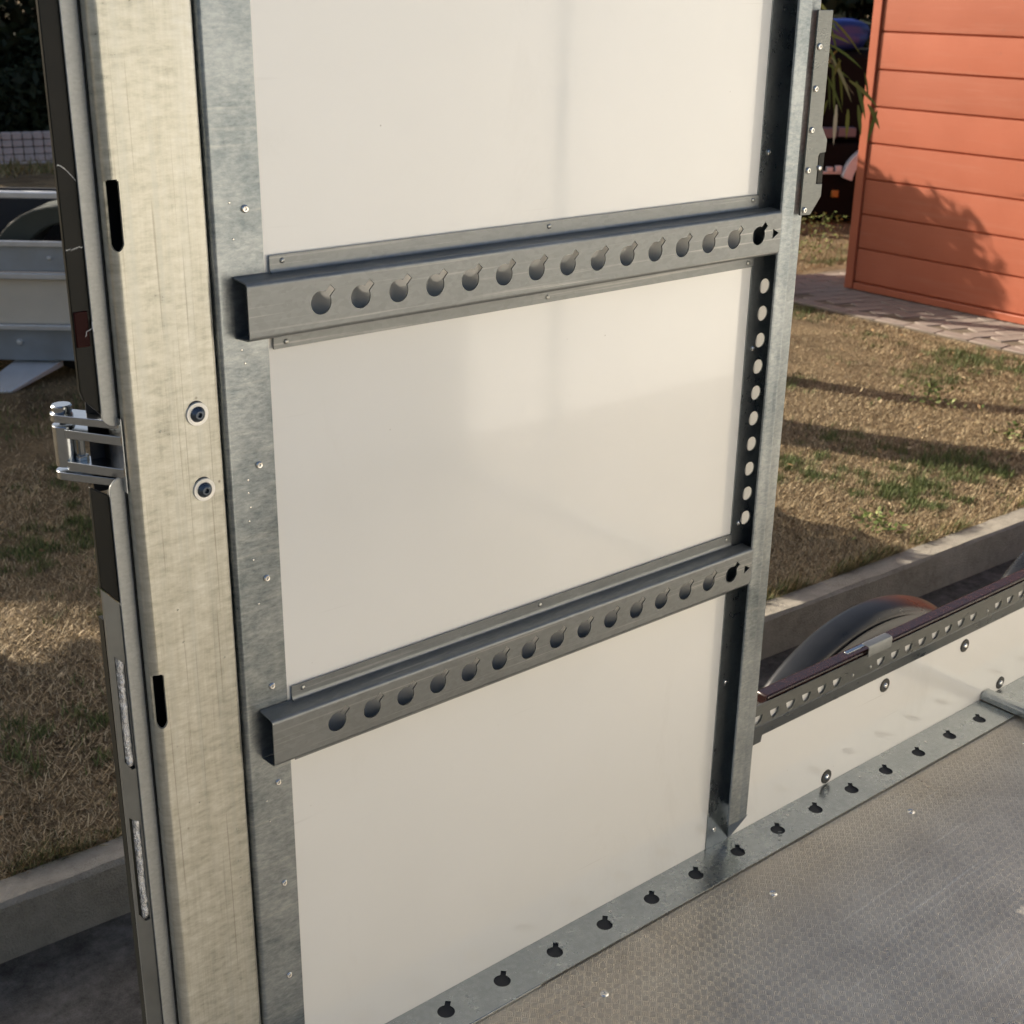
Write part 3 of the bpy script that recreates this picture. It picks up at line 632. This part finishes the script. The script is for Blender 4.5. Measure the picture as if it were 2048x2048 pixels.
for a, b, l, wd_ in [(0.843, -0.028, 0.006, .0012), (0.853, -0.0205, 0.0075, .0016), (0.8575, -0.0165, .006, .0014), (0.862, -0.013, .007, .0015), (0.879, -0.0005, .005, .0012)]:
    mk.add([(a, b, ZF + .0042), (a + l * .8, b - l * .5, ZF + .0042), (a + l * .8 + wd_, b - l * .5 + wd_, ZF + .0042), (a + wd_, b + wd_, ZF + .0042)], [(0, 1, 2, 3)])
tb_sub(mk, 'ink_stamp', 'ink', fr, smooth=0)
cb = [(1.5465, ZF + 0.006)] + arc(1.5535, ZF + 0.015, 0.007, 180, 90, 5) + arc(1.570, ZF + 0.015, 0.007, 90, 0, 5) + [(1.577, ZF + 0.002)]
tb(MB().sheet(cb, 0.002, -1.90, 0.030, lambda p, q, s: (p, s, q), side=-1), 'floor_cross_bar', 'floorrail', smooth=40)
# chassis, rear sill, other walls of the box
tb(MB().box(-0.225, 3.4, -0.02, 0.056, ZF - 0.14, ZF - 0.0205), 'chassis_beam', 'darksteel')
tb(MB().box(-0.225, 3.4, -1.95, -1.88, ZF - 0.14, ZF - 0.0205), 'chassis_beam', 'darksteel')
tb(MB().box(-0.24, -0.2205, -1.95, 0.058, ZF - 0.12, ZF), 'rear_sill', 'door')
ow = tb(MB().box(-0.20, 3.38, -1.97, -1.95, ZF, 0.62), 'far_side_wall', 'panel')
for x0, x1 in ((-0.215, -0.16), (2.1, 2.13)):
    tb_sub(MB().box(x0, x1, -1.949, -1.925, ZF + 0.001, 0.62), 'far_wall_post', 'flange', ow)
tb(MB().box(3.38, 3.41, -1.97, 0.058, ZF, 0.62), 'front_wall', 'panel')
tb(MB().box(0.80, 3.38, 0.0, 0.06, 0.56, 0.62), 'header_beam', 'flange')

# mudguards and wheels outside the low side
def mudguard(xc):
    # moulded arch: flat inner skirt, a groove, then the rolled tread band
    Z0 = -1.325
    def rr(a): return 0.468
    sect = [(0.095, -0.075), (0.1800, -0.0300), (0.1830, -0.0200), (0.1850, -0.0170), (0.1865, -0.0180), (0.1880, -0.0230), (0.1900, -0.0255), (0.1920, -0.0200), (0.1950, -0.0120), (0.2100, -0.0030), (0.238, 0.0055), (0.247, 0.0035), (0.252, -0.0015), (0.262, -0.018), (0.272, -0.06)]
    V_ = []; F_ = []; na = 40; a0, a1 = 137, 40; k = len(sect)
    sect = [(0.178, -0.20)] + sect[1:]; 
    for i in range(na + 1):
        a = R(a0 + (a1 - a0) * i / na); e = min(i, na - i) / na
        dro = -0.05 * max(0, 1 - e / 0.10) ** 2
        for y, dr_ in sect:
            r = 0.468 + dr_ + (dro if dr_ > -0.1 else 0)
            V_.append((xc + r * math.cos(a), y, Z0 + r * math.sin(a)))
    for i in range(na):
        for q in range(k - 1): F_.append((i * k + q, i * k + q + 1, i * k + k + q + 1, i * k + k + q))
    return MB().add(V_, F_)
for xc in (1.405, 2.245):
    g = tb(mudguard(xc), 'mudguard', 'fender', smooth=50)
    so = g.modifiers.new('thick', 'SOLIDIFY'); so.thickness = 0.004; so.offset = -1
    ty = tb(MB().lathe([(0.17, -0.075), (0.235, -0.09), (0.262, -0.07), (0.27, 0), (0.262, 0.07), (0.235, 0.09), (0.17, 0.075), (0.17, -0.075)], (xc, 0.20, ZR + 0.272), (0, 1, 0), 40), 'wheel', 'tyre', smooth=40)
    tb_sub(MB().lathe([(0, 0.06), (0.05, 0.06), (0.06, 0.03), (0.15, 0.03), (0.168, 0.06), (0.168, -0.06), (0, -0.05)], (xc, 0.20, ZR + 0.272), (0, 1, 0), 32), 'rim', 'bright', ty)

# ------------------------------------------------------------------ plants
def leaf_mesh(P, Nn, size, asp, cols, name, parent, jitter=0.6):
    """quads at points P facing roughly Nn; one colour per leaf"""
    n_ = len(P)
    a = rng.normal(size=(n_, 3)); Nv = Nn + jitter * rng.normal(size=(n_, 3)); Nv /= np.linalg.norm(Nv, axis=1, keepdims=True) + 1e-9
    u = np.cross(Nv, a); u /= np.linalg.norm(u, axis=1, keepdims=True) + 1e-9; v = np.cross(Nv, u)
    s = (size * rng.uniform(0.6, 1.3, n_))[:, None]
    q = np.stack([P - u * s, P + v * s * asp, P + u * s, P - v * s * asp], 1).reshape(-1, 3)
    return quick(q, np.arange(n_ * 4, dtype=np.int32), 4, np.repeat(cols, 4, 0), name, 'leaf', parent)
def quick(verts, loops, per, cols, name, mat, parent=None):
    me = bpy.data.meshes.new(name); nv = len(verts); nf = len(loops) // per
    me.vertices.add(nv); me.vertices.foreach_set('co', np.asarray(verts, dtype=np.float32).ravel())
    me.loops.add(nf * per); me.loops.foreach_set('vertex_index', loops.astype(np.int32))
    me.polygons.add(nf); me.polygons.foreach_set('loop_start', np.arange(0, nf * per, per, dtype=np.int32)); 
    me.update(calc_edges=True); me.validate()
    at_ = me.attributes.new('tint', 'FLOAT_COLOR', 'POINT'); c4 = np.concatenate([cols, np.ones((nv, 1))], 1).astype(np.float32); at_.data.foreach_set('color', c4.ravel())
    me.materials.append(M[mat]); o = bpy.data.objects.new(name, me); COL.objects.link(o)
    if parent is not None: o.parent = parent
    return o
def tints(n_, pal, w_=None):
    pal = np.array(pal); k = rng.choice(len(pal), n_, p=w_); return np.clip(pal[k] * rng.uniform(0.7, 1.3, (n_, 1)), 0, 1)
GREEN = [(0.035, 0.055, 0.018), (0.05, 0.075, 0.022), (0.075, 0.09, 0.03), (0.028, 0.040, 0.016)]
def tree(name, label, base, trunk_h, blobs, leaves, size, pal=GREEN, r0_=0.08, cat='tree', group=None, asp=0.45):
    t = empty(name, base, label, cat, group)
    mb = MB(); pts = [(0, 0, -0.1), (0.02, 0.01, trunk_h * 0.5), (0, 0, trunk_h)]
    mb.tube(pts, [r0_ * 1.25, r0_, r0_ * 0.75], 10)
    for (x, y, z, rx, ry, rz) in blobs:
        mb.tube([(0, 0, trunk_h * 0.9), (x * 0.5, y * 0.5, (trunk_h + z) / 2 + 0.05), (x, y, z)], [r0_ * 0.55, r0_ * 0.35, r0_ * 0.1], 6)
    mb.build('trunk', 'bark', t, smooth=50)
    vol = np.array([b[3] * b[4] * b[5] for b in blobs]) ** 0.67; k = rng.choice(len(blobs), leaves, p=vol / vol.sum()); B = np.array(blobs)[k]
    d = rng.normal(size=(leaves, 3)); d /= np.linalg.norm(d, axis=1, keepdims=True); rad = rng.uniform(0.25, 1.0, leaves) ** 0.5
    lump = 1 + 0.22 * np.sin(5 * d[:, 0] + 3 * k) * np.sin(4 * d[:, 1] + k) + 0.15 * np.sin(9 * d[:, 2] + 2 * k)
    P = B[:, :3] + d * (rad * lump)[:, None] * B[:, 3:6]
    leaf_mesh(P, d, size, asp, tints(leaves, pal), 'crown', t)
    return t

# trees whose shadows cross the lawn
tree('slim_tree', 'slim young tree standing on the lawn behind the cream wall', (3.42, 4.62, ZL), 2.1, [(0, 0, 2.9, .6, .6, .7), (.3, .2, 2.5, .4, .4, .4), (-.3, .1, 2.7, .4, .4, .5)], 5000, 0.05, r0_=0.085)
tree('lawn_tree', 'thick stemmed lawn tree behind the cream wall', (2.62, 4.35, ZL), 2.3, [(0, 0, 3.2, .8, .8, .8), (.5, .1, 2.8, .5, .5, .5), (-.4, -.2, 2.9, .5, .5, .5)], 9000, 0.06, r0_=0.19)
tree('round_shrub', 'dense round shrub growing near the cabin corner', (5.30, 5.62, ZL), 0.5, [(0, 0, 1.08, .50, .48, .70), (.02, .12, .62, .40, .36, .36), (.15, .05, 1.2, .30, .28, .45)], 30000, 0.05, r0_=0.06, cat='shrub')
tree('low_bush', 'low leafy bush on the lawn behind the rear post', (1.88, 2.76, ZL), 0.3, [(0, 0, .62, .42, .36, .42), (.3, .1, .4, .3, .3, .3), (-.25, 0, .45, .3, .3, .35)], 12000, 0.045, r0_=0.03, cat='bush')
# the shade over the lawn on the left
tree('broad_tree', 'broad tree shading the lawn beyond the parked flatbed trailer', (-1.5, 8.5, ZL), 1.6, [(0, 0, 2.6, 1.2, 1.0, .9), (.8, -.5, 2.1, .7, .7, .6), (-.9, .3, 2.3, .8, .8, .7), (.3, -.8, 2.3, .9, .7, .7)], 17000, 0.10, r0_=0.16)
tree('leaning_tree', 'small leafy tree beyond the kerb left of the trailer', (-1.2, 4.1, ZL), 1.0, [(0, -.1, 1.55, .75, .45, .34), (.5, -.2, 1.4, .5, .35, .25), (-.4, 0, 1.45, .5, .4, .3), (.1, -.45, 1.35, .7, .4, .3)], 14000, 0.07, r0_=0.06)
# dark trees closing the view
far = [((2.6, 15.5), 'leftmost dark evergreen behind the pale block wall', 1.0), ((5.2, 15.4), 'dark evergreen directly behind the pale block wall', 1.15), ((7.6, 14.2), 'dark evergreen hidden behind the cream wall, left of the pair', 1.1), ((10.0, 12.4), 'dark evergreen hidden behind the cream wall, right of the pair', 1.1),
       ((11.2, 9.6), 'dark evergreen behind the black machine by the cabin', 1.0), ((12.4, 8.2), 'dark evergreen just behind the orange cabin', 1.05), ((13.2, 6.2), 'dark evergreen furthest behind the orange cabin', 1.0), ((-0.6, 16.4), 'dark evergreen at the far left end of the row', 1.0)]
for (x, y), lab, s in far:
    tree('evergreen_tree', lab, (x, y, ZL), 1.0 * s, [(0, 0, 1.6 * s, 1.5 * s, 1.5 * s, 1.5 * s), (.7, -.4, .9 * s, 1.0, 1.0, .8), (-.8, -.3, .9 * s, 1.0, 1.0, .8), (0, 0, 3.2 * s, 1.2, 1.2, 1.2), (0.1, -.7, 2.3, 1.1, .9, .9)], 9000, 0.10, pal=[(0.02, 0.028, 0.012), (0.03, 0.04, 0.016), (0.045, 0.045, 0.02)], r0_=0.14, group='dark trees closing the view')
for k, (x, y, lab) in enumerate(((4.1, 14.0, 'dark low hedge bush behind the left part of the pale block wall'), (5.6, 13.9, 'dark low hedge bush behind the right part of the pale block wall'), (2.6, 14.3, 'dark low hedge bush left of the pale block wall'))):
    tree('hedge_bush', lab, (x, y, ZL), 0.4, [(0, 0, .55, 1.0, .6, .75), (.5, 0, .4, .7, .5, .5), (-.5, .1, .5, .7, .5, .6), (0, 0, .1, 1.1, .6, .3)], 9000, 0.07, pal=[(0.018, 0.026, 0.012), (0.026, 0.034, 0.014)], r0_=0.05, cat='bush', group='dark hedge bushes behind the block wall')
# leafy branch hanging into view over the cabin corner
ov = empty('overhanging_tree', (4.75, 5.35, ZL), 'tree with long narrow leaves hanging in front of the cabin corner', 'tree')
mb = MB(); mb.tube([(0, 0, -.1), (.05, 0, 1.0), (.12, -.1, 1.75), (.35, -.7, 1.98), (.60, -1.30, 1.80), (.78, -1.68, 1.42), (.84, -1.84, 1.22)], [.07, .06, .05, .03, .012, .006, .003], 8)
mb.build('trunk', 'bark', ov, smooth=50)
LP = []; LC = []
def long_leaf(p, d, L, wd_, col):
    p = Vector(p); d = Vector(d).normalized(); s = d.cross(Vector((0.64, 0.77, 0.1))).normalized(); dr_ = Vector((0, 0, -1))
    for k in range(4):
        t0, t1 = k / 4, (k + 1) / 4; f = lambda t: p + d * L * t + dr_ * L * 0.25 * t * t; ww = lambda t: wd_ * math.sin(math.pi * min(1, t * 0.92 + 0.08)) ** 0.8
        LP.extend([f(t0) - s * ww(t0), f(t0) + s * ww(t0), f(t1) + s * ww(t1), f(t1) - s * ww(t1)]); LC.extend([col] * 4)
for k in range(20):
    t = random.random(); bp = Vector((.70, -1.55, 1.62)).lerp(Vector((.84, -1.86, 1.25)), t) + Vector((random.gauss(0, .05), random.gauss(0, .07), random.gauss(0.03, .05)))
    c = random.choice([(0.13, 0.16, 0.035), (0.20, 0.20, 0.05), (0.08, 0.11, 0.03), (0.30, 0.26, 0.12)])
    long_leaf(bp, (random.gauss(.2, .5), random.gauss(-.1, .5), random.gauss(-.55, .3)), random.uniform(.14, .26), random.uniform(.006, .011), c)
for u, dx, dz, L, c in [(0, .02, -1, .22, (.62, .58, .42)), (.05, .05, -1, .16, (.20, .22, .05)), (.09, .2, -1, .17, (.14, .17, .04)), (.13, .5, -.8, .16, (.20, .2, .05)), (.17, -.2, -1, .18, (.12, .15, .03)), (-.04, -.3, -1, .14, (.12, .14, .03))]:
    long_leaf((.84, -1.73 - u * 1.6, 1.16 - .02 * math.sin(u * 40)), (dx, -dx * .8, dz), L * .8, .011, c)
quick(np.array([tuple(p) for p in LP]), np.arange(len(LP), dtype=np.int32), 4, np.array(LC), 'crown', 'leaf', ov)
# weeds
def weed(x, y, h, n_, label, spread=0.08):
    t = empty('weed', (x, y, ZL), label, 'weed', 'weeds on the lawn')
    P = np.stack([rng.normal(0, spread, n_), rng.normal(0, spread, n_), rng.uniform(0.0, h, n_)], 1)
    leaf_mesh(P, np.tile([0, -.3, 1.0], (n_, 1)), 0.013, 0.5, tints(n_, [(0.14, 0.17, 0.05), (0.20, 0.22, 0.08), (0.10, 0.14, 0.035)]), 'leaves', t)
    MB().tube([(0, 0, 0), (.01, 0, h * .6), (0.02, 0, h)], .004, 5).build('stem', 'bark', t)
weed(7.25, 4.92, 0.24, 260, 'leafy green weed growing at the paving edge beside the cabin', 0.10)
weed(6.75, 4.80, 0.13, 220, 'low pale weed at the paving edge nearer the trailer post', 0.14)
weed(4.35, 1.55, 0.07, 90, 'small green rosette weed near the kerb at the right', 0.06)
weed(4.55, 2.15, 0.08, 120, 'green weed clump in the shadow stripe on the lawn', 0.08)
weed(3.05, 1.33, 0.07, 110, 'green weed tuft growing against the kerb', 0.05)

# ------------------------------------------------------------------ dry grass
def grass(n_, x0, x1, yr, hmin, hmax, seed):
    g = np.random.default_rng(seed)
    x = g.uniform(x0, x1, n_); y = (1.268 - 0.0375 * (x + .06)) + yr * g.uniform(0, 1, n_) ** 1.25 + 0.004
    clump = np.sin(3.1 * x + 1.7 * y) * np.sin(2.3 * y - 1.1 * x + 2) + 0.6 * np.sin(7.3 * x - 5.1 * y) * np.sin(6.1 * y + 4.4 * x)
    keep = ~((x > 5.66) & (y < 4.45) & (x < 9)); 
    fine = np.sin(23 * x + 9 * y) * np.sin(19 * y - 13 * x + 1) + np.sin(41 * x - 17 * y) * np.sin(37 * y + 11 * x)
    green = (clump + 0.45 * fine + 0.25 * g.normal(size=n_)) > 0.84
    keep &= (g.uniform(size=n_) < np.where(green, 1.0, 0.85))
    x, y, green, clump = x[keep], y[keep], green[keep], clump[keep]; n2 = len(x)
    h = g.uniform(hmin, hmax, n2) * np.where(green, 1.05, 0.8); az = g.uniform(0, 2 * np.pi, n2); lean = np.where(green, g.uniform(0.2, 1.2, n2), g.uniform(0.8, 1.5, n2))
    d = np.stack([np.cos(az) * np.sin(lean), np.sin(az) * np.sin(lean), np.cos(lean)], 1)
    wv = np.stack([-np.sin(az), np.cos(az), np.zeros(n2)], 1) * (g.uniform(0.0009, 0.0024, n2))[:, None]
    z = ZL - 0.012 + 0.012 * np.sin(x * 1.9 + 1.3 * (y - 1.2)) + 0.012 * np.sin(2.7 * (y - 1.2) - x)
    z = ZL - 0.012 + (z - ZL + 0.012) * np.clip((y - (1.268 - 0.0375 * (x + .06))) / 0.25, 0, 1) * np.clip((5.3 - x) / 0.25, 0, 1)
    P = np.stack([x, y, z], 1)
    tri = np.stack([P - wv, P + wv, P + d * h[:, None] + np.array([0, 0, 0.004])], 1).reshape(-1, 3)
    dry = np.array([(0.37, 0.275, 0.15), (0.28, 0.20, 0.11), (0.50, 0.40, 0.245), (0.16, 0.115, 0.065)]); gr = np.array([(0.10, 0.13, 0.04), (0.15, 0.17, 0.06), (0.07, 0.095, 0.03)])
    c = np.where(green[:, None], gr[g.integers(0, 3, n2)], dry[g.integers(0, 4, n2)]) * g.uniform(0.75, 1.25, (n2, 1))
    return tri, np.repeat(c, 3, 0)
A = [grass(260000, -0.6, 3.6, 2.6, 0.012, 0.034, 1), grass(330000, 2.2, 7.5, 3.6, 0.012, 0.034, 2), grass(60000, -0.3, 3.0, 5.0, 0.02, 0.05, 3), grass(26000, 6.2, 9.0, 5.5, 0.03, 0.08, 4)]
def fringe(n_, seed):
    g = np.random.default_rng(seed); x = g.uniform(-0.6, 5.6, n_); k_ = np.sin(5.1 * x) + np.sin(13.7 * x + 1) + 0.7 * np.sin(29 * x); keep = k_ + g.normal(size=n_) * .6 > 0.1; x = x[keep]; n2 = len(x)
    y = (1.268 - 0.0375 * (x + .06)) + np.abs(g.normal(0, .03, n2)) + 0.002; az = g.normal(-np.pi / 2, .9, n2); lean = g.uniform(.5, 1.45, n2); h = g.uniform(.02, .06, n2)
    d = np.stack([np.cos(az) * np.sin(lean), np.sin(az) * np.sin(lean), np.cos(lean)], 1); wv = np.stack([-np.sin(az), np.cos(az), 0 * az], 1) * g.uniform(.0008, .002, n2)[:, None]
    P = np.stack([x, y, np.full(n2, ZL - 0.008)], 1); tri_ = np.stack([P - wv, P + wv, P + d * h[:, None] + np.array([0, 0, .012])], 1).reshape(-1, 3)
    pal = np.array([(0.40, 0.30, 0.16), (0.28, 0.20, 0.11), (0.12, 0.15, 0.05), (0.10, 0.12, 0.04)]); c = pal[g.integers(0, 4, n2)] * g.uniform(.75, 1.25, (n2, 1)); return tri_, np.repeat(c, 3, 0)
A.append(fringe(16000, 9))
tri = np.concatenate([a[0] for a in A]); col = np.concatenate([a[1] for a in A])
tag(quick(tri, np.arange(len(tri), dtype=np.int32), 3, col, 'grass', 'blade'), 'dry straw coloured grass with green patches on the lawn', 'grass', kind='stuff')

nl = 420; lx = rng.uniform(-0.4, 5.6, nl); ly = 1.25 - 0.0375 * lx + rng.uniform(0.0, 3.2, nl); lz = np.full(nl, ZL + 0.012)
lf = leaf_mesh(np.stack([lx, ly, lz], 1), np.tile([0, 0, 1.0], (nl, 1)), 0.014, 0.45, tints(nl, [(0.30, 0.19, 0.09), (0.42, 0.33, 0.2), (0.16, 0.09, 0.045)]), 'leaf_litter', None, 0.35)
tag(lf, 'small brown fallen leaves scattered over the lawn', 'leaves', kind='stuff')
# ------------------------------------------------------------------ flatbed trailer parked on the lawn (left background)
ux, uy = 0.767, -0.641                                   # along the trailer
fb = empty('flatbed_trailer', (1.312, 4.893, ZL), 'blue grey aluminium flatbed trailer parked on the lawn at the left', 'trailer')
fb.rotation_euler = (0, 0, math.atan2(uy, ux))
def fbx(mb, name, mat, parent=None, **k): return mb.build(name, mat, parent or fb, **k)
Zt = lambda z: z - ZL
fbx(MB().add([(-0.30, 0, Zt(-.70)), (-.06, 0, Zt(-.60)), (1.6, 0, Zt(-.60)), (1.6, 0, Zt(-.572)), (-.05, 0, Zt(-.572)), (-.30, 0, Zt(-.67)), (-0.30, .05, Zt(-.70)), (-.06, .05, Zt(-.60)), (1.6, .05, Zt(-.60)), (1.6, .05, Zt(-.572)), (-.05, .05, Zt(-.572)), (-.30, .05, Zt(-.67))],
    [(0, 1, 4, 5), (1, 2, 3, 4), (6, 11, 10, 7), (7, 10, 9, 8), (0, 6, 7, 1), (1, 7, 8, 2), (2, 8, 9, 3), (3, 9, 10, 4), (4, 10, 11, 5), (5, 11, 6, 0)]), 'top_bar', 'alu', bevel=0.004)
fbx(MB().box(-0.8, 1.6, 0.02, 0.08, Zt(-.928), Zt(-.80)), 'side_beam', 'bluegrey', bevel=0.006)
fbx(MB().box(-0.8, 1.6, 0.0, 0.018, Zt(-.812), Zt(-.787)), 'beam_lip', 'alu', bevel=0.003)
fbx(MB().box(-0.8, 1.6, 0.0, 0.018, Zt(-.958), Zt(-.932)), 'beam_lip', 'alu', bevel=0.003)
fbx(MB().box(-0.8, 1.6, 0.03, 0.05, Zt(-1.168), Zt(-.960)), 'side_board', 'tan')
fbx(MB().box(-0.8, 1.6, 0.0, 0.05, Zt(-1.192), Zt(-1.170)), 'board_lip', 'alu', bevel=0.003)
fbx(MB().box(-0.8, 1.6, 0.03, 0.09, Zt(-1.342), Zt(-1.195)), 'chassis_beam', 'bluegrey', bevel=0.004)
for x in (-.28, .24, .76): fbx(MB().lathe([(0, .008), (.008, .006), (.011, 0)], (x, .02, Zt(-.865)), (0, -1, 0), 10), 'rivet', 'alu')
fbx(MB().box(-.34, -.337, .024, .0305, Zt(-1.166), Zt(-.962)), 'board_seam', 'alu')
fbx(MB().box(-.20, -.10, .018, .030, Zt(-1.29), Zt(-1.25)), 'side_reflector', 'amber', bevel=0.003)
for x in (.06, .42): fbx(MB().lathe([(0, .012), (.012, .010), (.016, 0)], (x, .03, Zt(-1.255)), (0, -1, 0), 12), 'bolt', 'alu')
fbx(MB().add([(-.10, -.16, Zt(-1.435)), (.06, -.16, Zt(-1.435)), (.24, .06, Zt(-1.345)), (.02, .06, Zt(-1.345)), (-.10, -.16, Zt(-1.452)), (.06, -.16, Zt(-1.452)), (.24, .06, Zt(-1.375)), (.02, .06, Zt(-1.375))],
    [(0, 1, 2, 3), (7, 6, 5, 4), (0, 4, 5, 1), (1, 5, 6, 2), (2, 6, 7, 3), (3, 7, 4, 0)]), 'support_foot', 'alu', bevel=0.003)
g = [(.27 + .36 * math.cos(R(a)), Zt(-.99) + .34 * math.sin(R(a))) for a in range(10, 171, 10)]; gi = [(.30 + .24 * math.cos(R(a)), Zt(-.99) + .26 * math.sin(R(a))) for a in range(170, 9, -10)]
fbx(MB().plate(g + gi, [], 0.24, lambda a, b, c: (a, .14 + c, b)), 'mudguard', 'olive', bevel=0.01)
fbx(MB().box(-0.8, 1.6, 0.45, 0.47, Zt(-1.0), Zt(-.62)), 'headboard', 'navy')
wl = fbx(MB().lathe([(.14, -.07), (.20, -.085), (.225, 0), (.20, .085), (.14, .07), (.14, -.07)], (.28, .27, .225), (0, 1, 0), 32), 'wheel', 'tyre')
fbx(MB().lathe([(0, .02), (.14, .03), (.14, -.06), (0, -.05)], (.28, .27, .225), (0, 1, 0), 24), 'rim', 'alu', wl)
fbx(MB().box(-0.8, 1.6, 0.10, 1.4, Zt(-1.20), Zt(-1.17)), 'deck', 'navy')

# ------------------------------------------------------------------ pale block wall far left
bw = empty('low_wall', (4.55, 12.75, ZL), 'low wall of pale pink blocks in front of dark trees at the upper left', 'wall')
bw.rotation_euler = (0, 0, R(-16)); blk = MB().box(-.046, .046, -.05, .05, 0, .066); k0 = None
for r_ in range(4):
    for c_ in range(-12, 13):
        if r_ >= 2 and not (-4 <= c_ <= 6): continue
        p_ = (c_ * .1, 0, r_ * .072)
        if k0 is None: k0 = blk.build('block', 'tile', bw, bevel=0.006, seg=1); k0.location = p_
        else: inst(k0, bw, p_)
MB().box(-1.25, 1.25, -.042, .042, -.02, .138).build('mortar', 'joint', bw)
MB().box(-1.6, 1.6, -.16, .16, -.06, -.002).build('footing', 'tile', bw, bevel=0.006)
# dry tufts before the wall
tp = []; tc = []
for k in range(900):
    x = 4.4 + random.uniform(-1.6, 1.3); y = 11.9 - (x - 4.4) * .3 + random.gauss(0, .18); h = random.uniform(.04, .16); dx = random.gauss(0, .08)
    tp += [(x - .008, y, ZL), (x + .008, y, ZL), (x + dx, y + random.gauss(0, .05), ZL + h)]; c = random.choice([(.42, .33, .16), (.34, .26, .12), (.2, .2, .07)]); tc += [c] * 3
tag(quick(np.array(tp), np.arange(len(tp), dtype=np.int32), 3, np.array(tc), 'tall_grass', 'blade'), 'tall dry grass tufts in front of the pale block wall', 'grass', kind='stuff')

# ------------------------------------------------------------------ dark machine in the shade between post and cabin
mc = empty('parked_machine', (8.0, 5.75, ZL), 'black machine with white mudguard parked in shade left of the cabin', 'machine')
mc.rotation_euler = (0, 0, math.atan2(uy, ux))
def mk_(mb, name, mat, parent=None, **k): return mb.build(name, mat, parent or mc, **k)
mk_(MB().box(-1.3, 1.2, 0.0, 0.9, 0.02, 0.62), 'body', 'darkmachine', bevel=0.03)
mk_(MB().box(-1.1, 1.0, 0.1, 0.9, 0.62, 1.30), 'cowl', 'darkmachine', bevel=0.05)
mk_(MB().box(-.02, .09, -.03, .0, .16, .34), 'number_plate', 'lilac'); 
mk_(MB().box(.12, .26, -.02, .1, .66, .735), 'tool_box', 'lilac', bevel=0.006); mk_(MB().box(.27, .41, -.02, .1, .67, .74), 'tool_box', 'lilac', bevel=0.006)
ga = [(.66 + .34 * math.cos(R(a)), .34 + .30 * math.sin(R(a))) for a in range(95, 181, 8)]; gb = [(.66 + .26 * math.cos(R(a)), .34 + .22 * math.sin(R(a))) for a in range(180, 94, -8)]
mk_(MB().plate(ga + gb, [], .10, lambda a, b, c: (a, -.10 + c, b)), 'mudguard', 'whiteplastic', bevel=0.006)
wq = mk_(MB().lathe([(.12, -.06), (.19, -.07), (.21, 0), (.19, .07), (.12, .06), (.12, -.06)], (.66, -.03, .215), (0, 1, 0), 28), 'wheel', 'tyre'); mk_(MB().lathe([(0, .05), (.12, .03), (.12, -.03), (0, -.04)], (.66, -.03, .215), (0, 1, 0), 20), 'rim', 'darkmachine', wq)
mk_(MB().box(.26, .32, -.03, 0, .20, .26), 'lamp', 'amber', bevel=0.01)
mk_(MB().box(.05, .36, -.04, .0, .385, .405).box(.20, .25, -.05, .0, .405, .44).box(.27, .32, -.05, .0, .405, .45), 'lever_rack', 'whiteplastic', bevel=0.004)
tw = empty('tarp_bundle', (8.30, 5.95, ZL + 1.30), 'folded blue tarpaulin lying on the black machine', 'tarp')
V_ = []; F_ = []; nu, nv = 24, 12
for j in range(nv + 1):
    v = -1 + 2 * j / nv
    for i in range(nu):
        a = 2 * math.pi * i / nu; sq = (abs(math.cos(a)) ** 4 + abs(math.sin(a)) ** 4) ** -0.25; r = (1 - abs(v) ** 5) ** 0.4
        wv = 1 + 0.05 * math.sin(3 * a + 4 * v) + 0.03 * math.sin(7 * a - 5 * v)
        V_.append((0.42 * v * (1 + 0.04 * math.sin(3 * a)), 0.26 * sq * r * wv * math.cos(a), 0.12 + 0.115 * sq * r * wv * math.sin(a)))
for j in range(nv):
    for i in range(nu): F_.append((j * nu + i, j * nu + (i + 1) % nu, (j + 1) * nu + (i + 1) % nu, (j + 1) * nu + i))
MB().add(V_, F_).build('tarp_sheet', 'blue', tw, smooth=60); tw.rotation_euler = mc.rotation_euler
tpost = empty('timber_post', (7.55, 5.55, ZL), 'brown timber post beside the black machine', 'post')
MB().add([(-.05, -.05, 0), (.05, -.05, 0), (.05, .05, 0), (-.05, .05, 0), (-.05, -.05, 1.5), (.05, -.05, 1.5), (.05, .05, 1.5), (-.05, .05, 1.5), (0, 0, 1.56)],
   [(0, 3, 2, 1), (0, 1, 5, 4), (1, 2, 6, 5), (2, 3, 7, 6), (3, 0, 4, 7), (4, 5, 8), (5, 6, 8), (6, 7, 8), (7, 4, 8)]).build('shaft', 'timber', tpost, smooth=0, bevel=0.006)
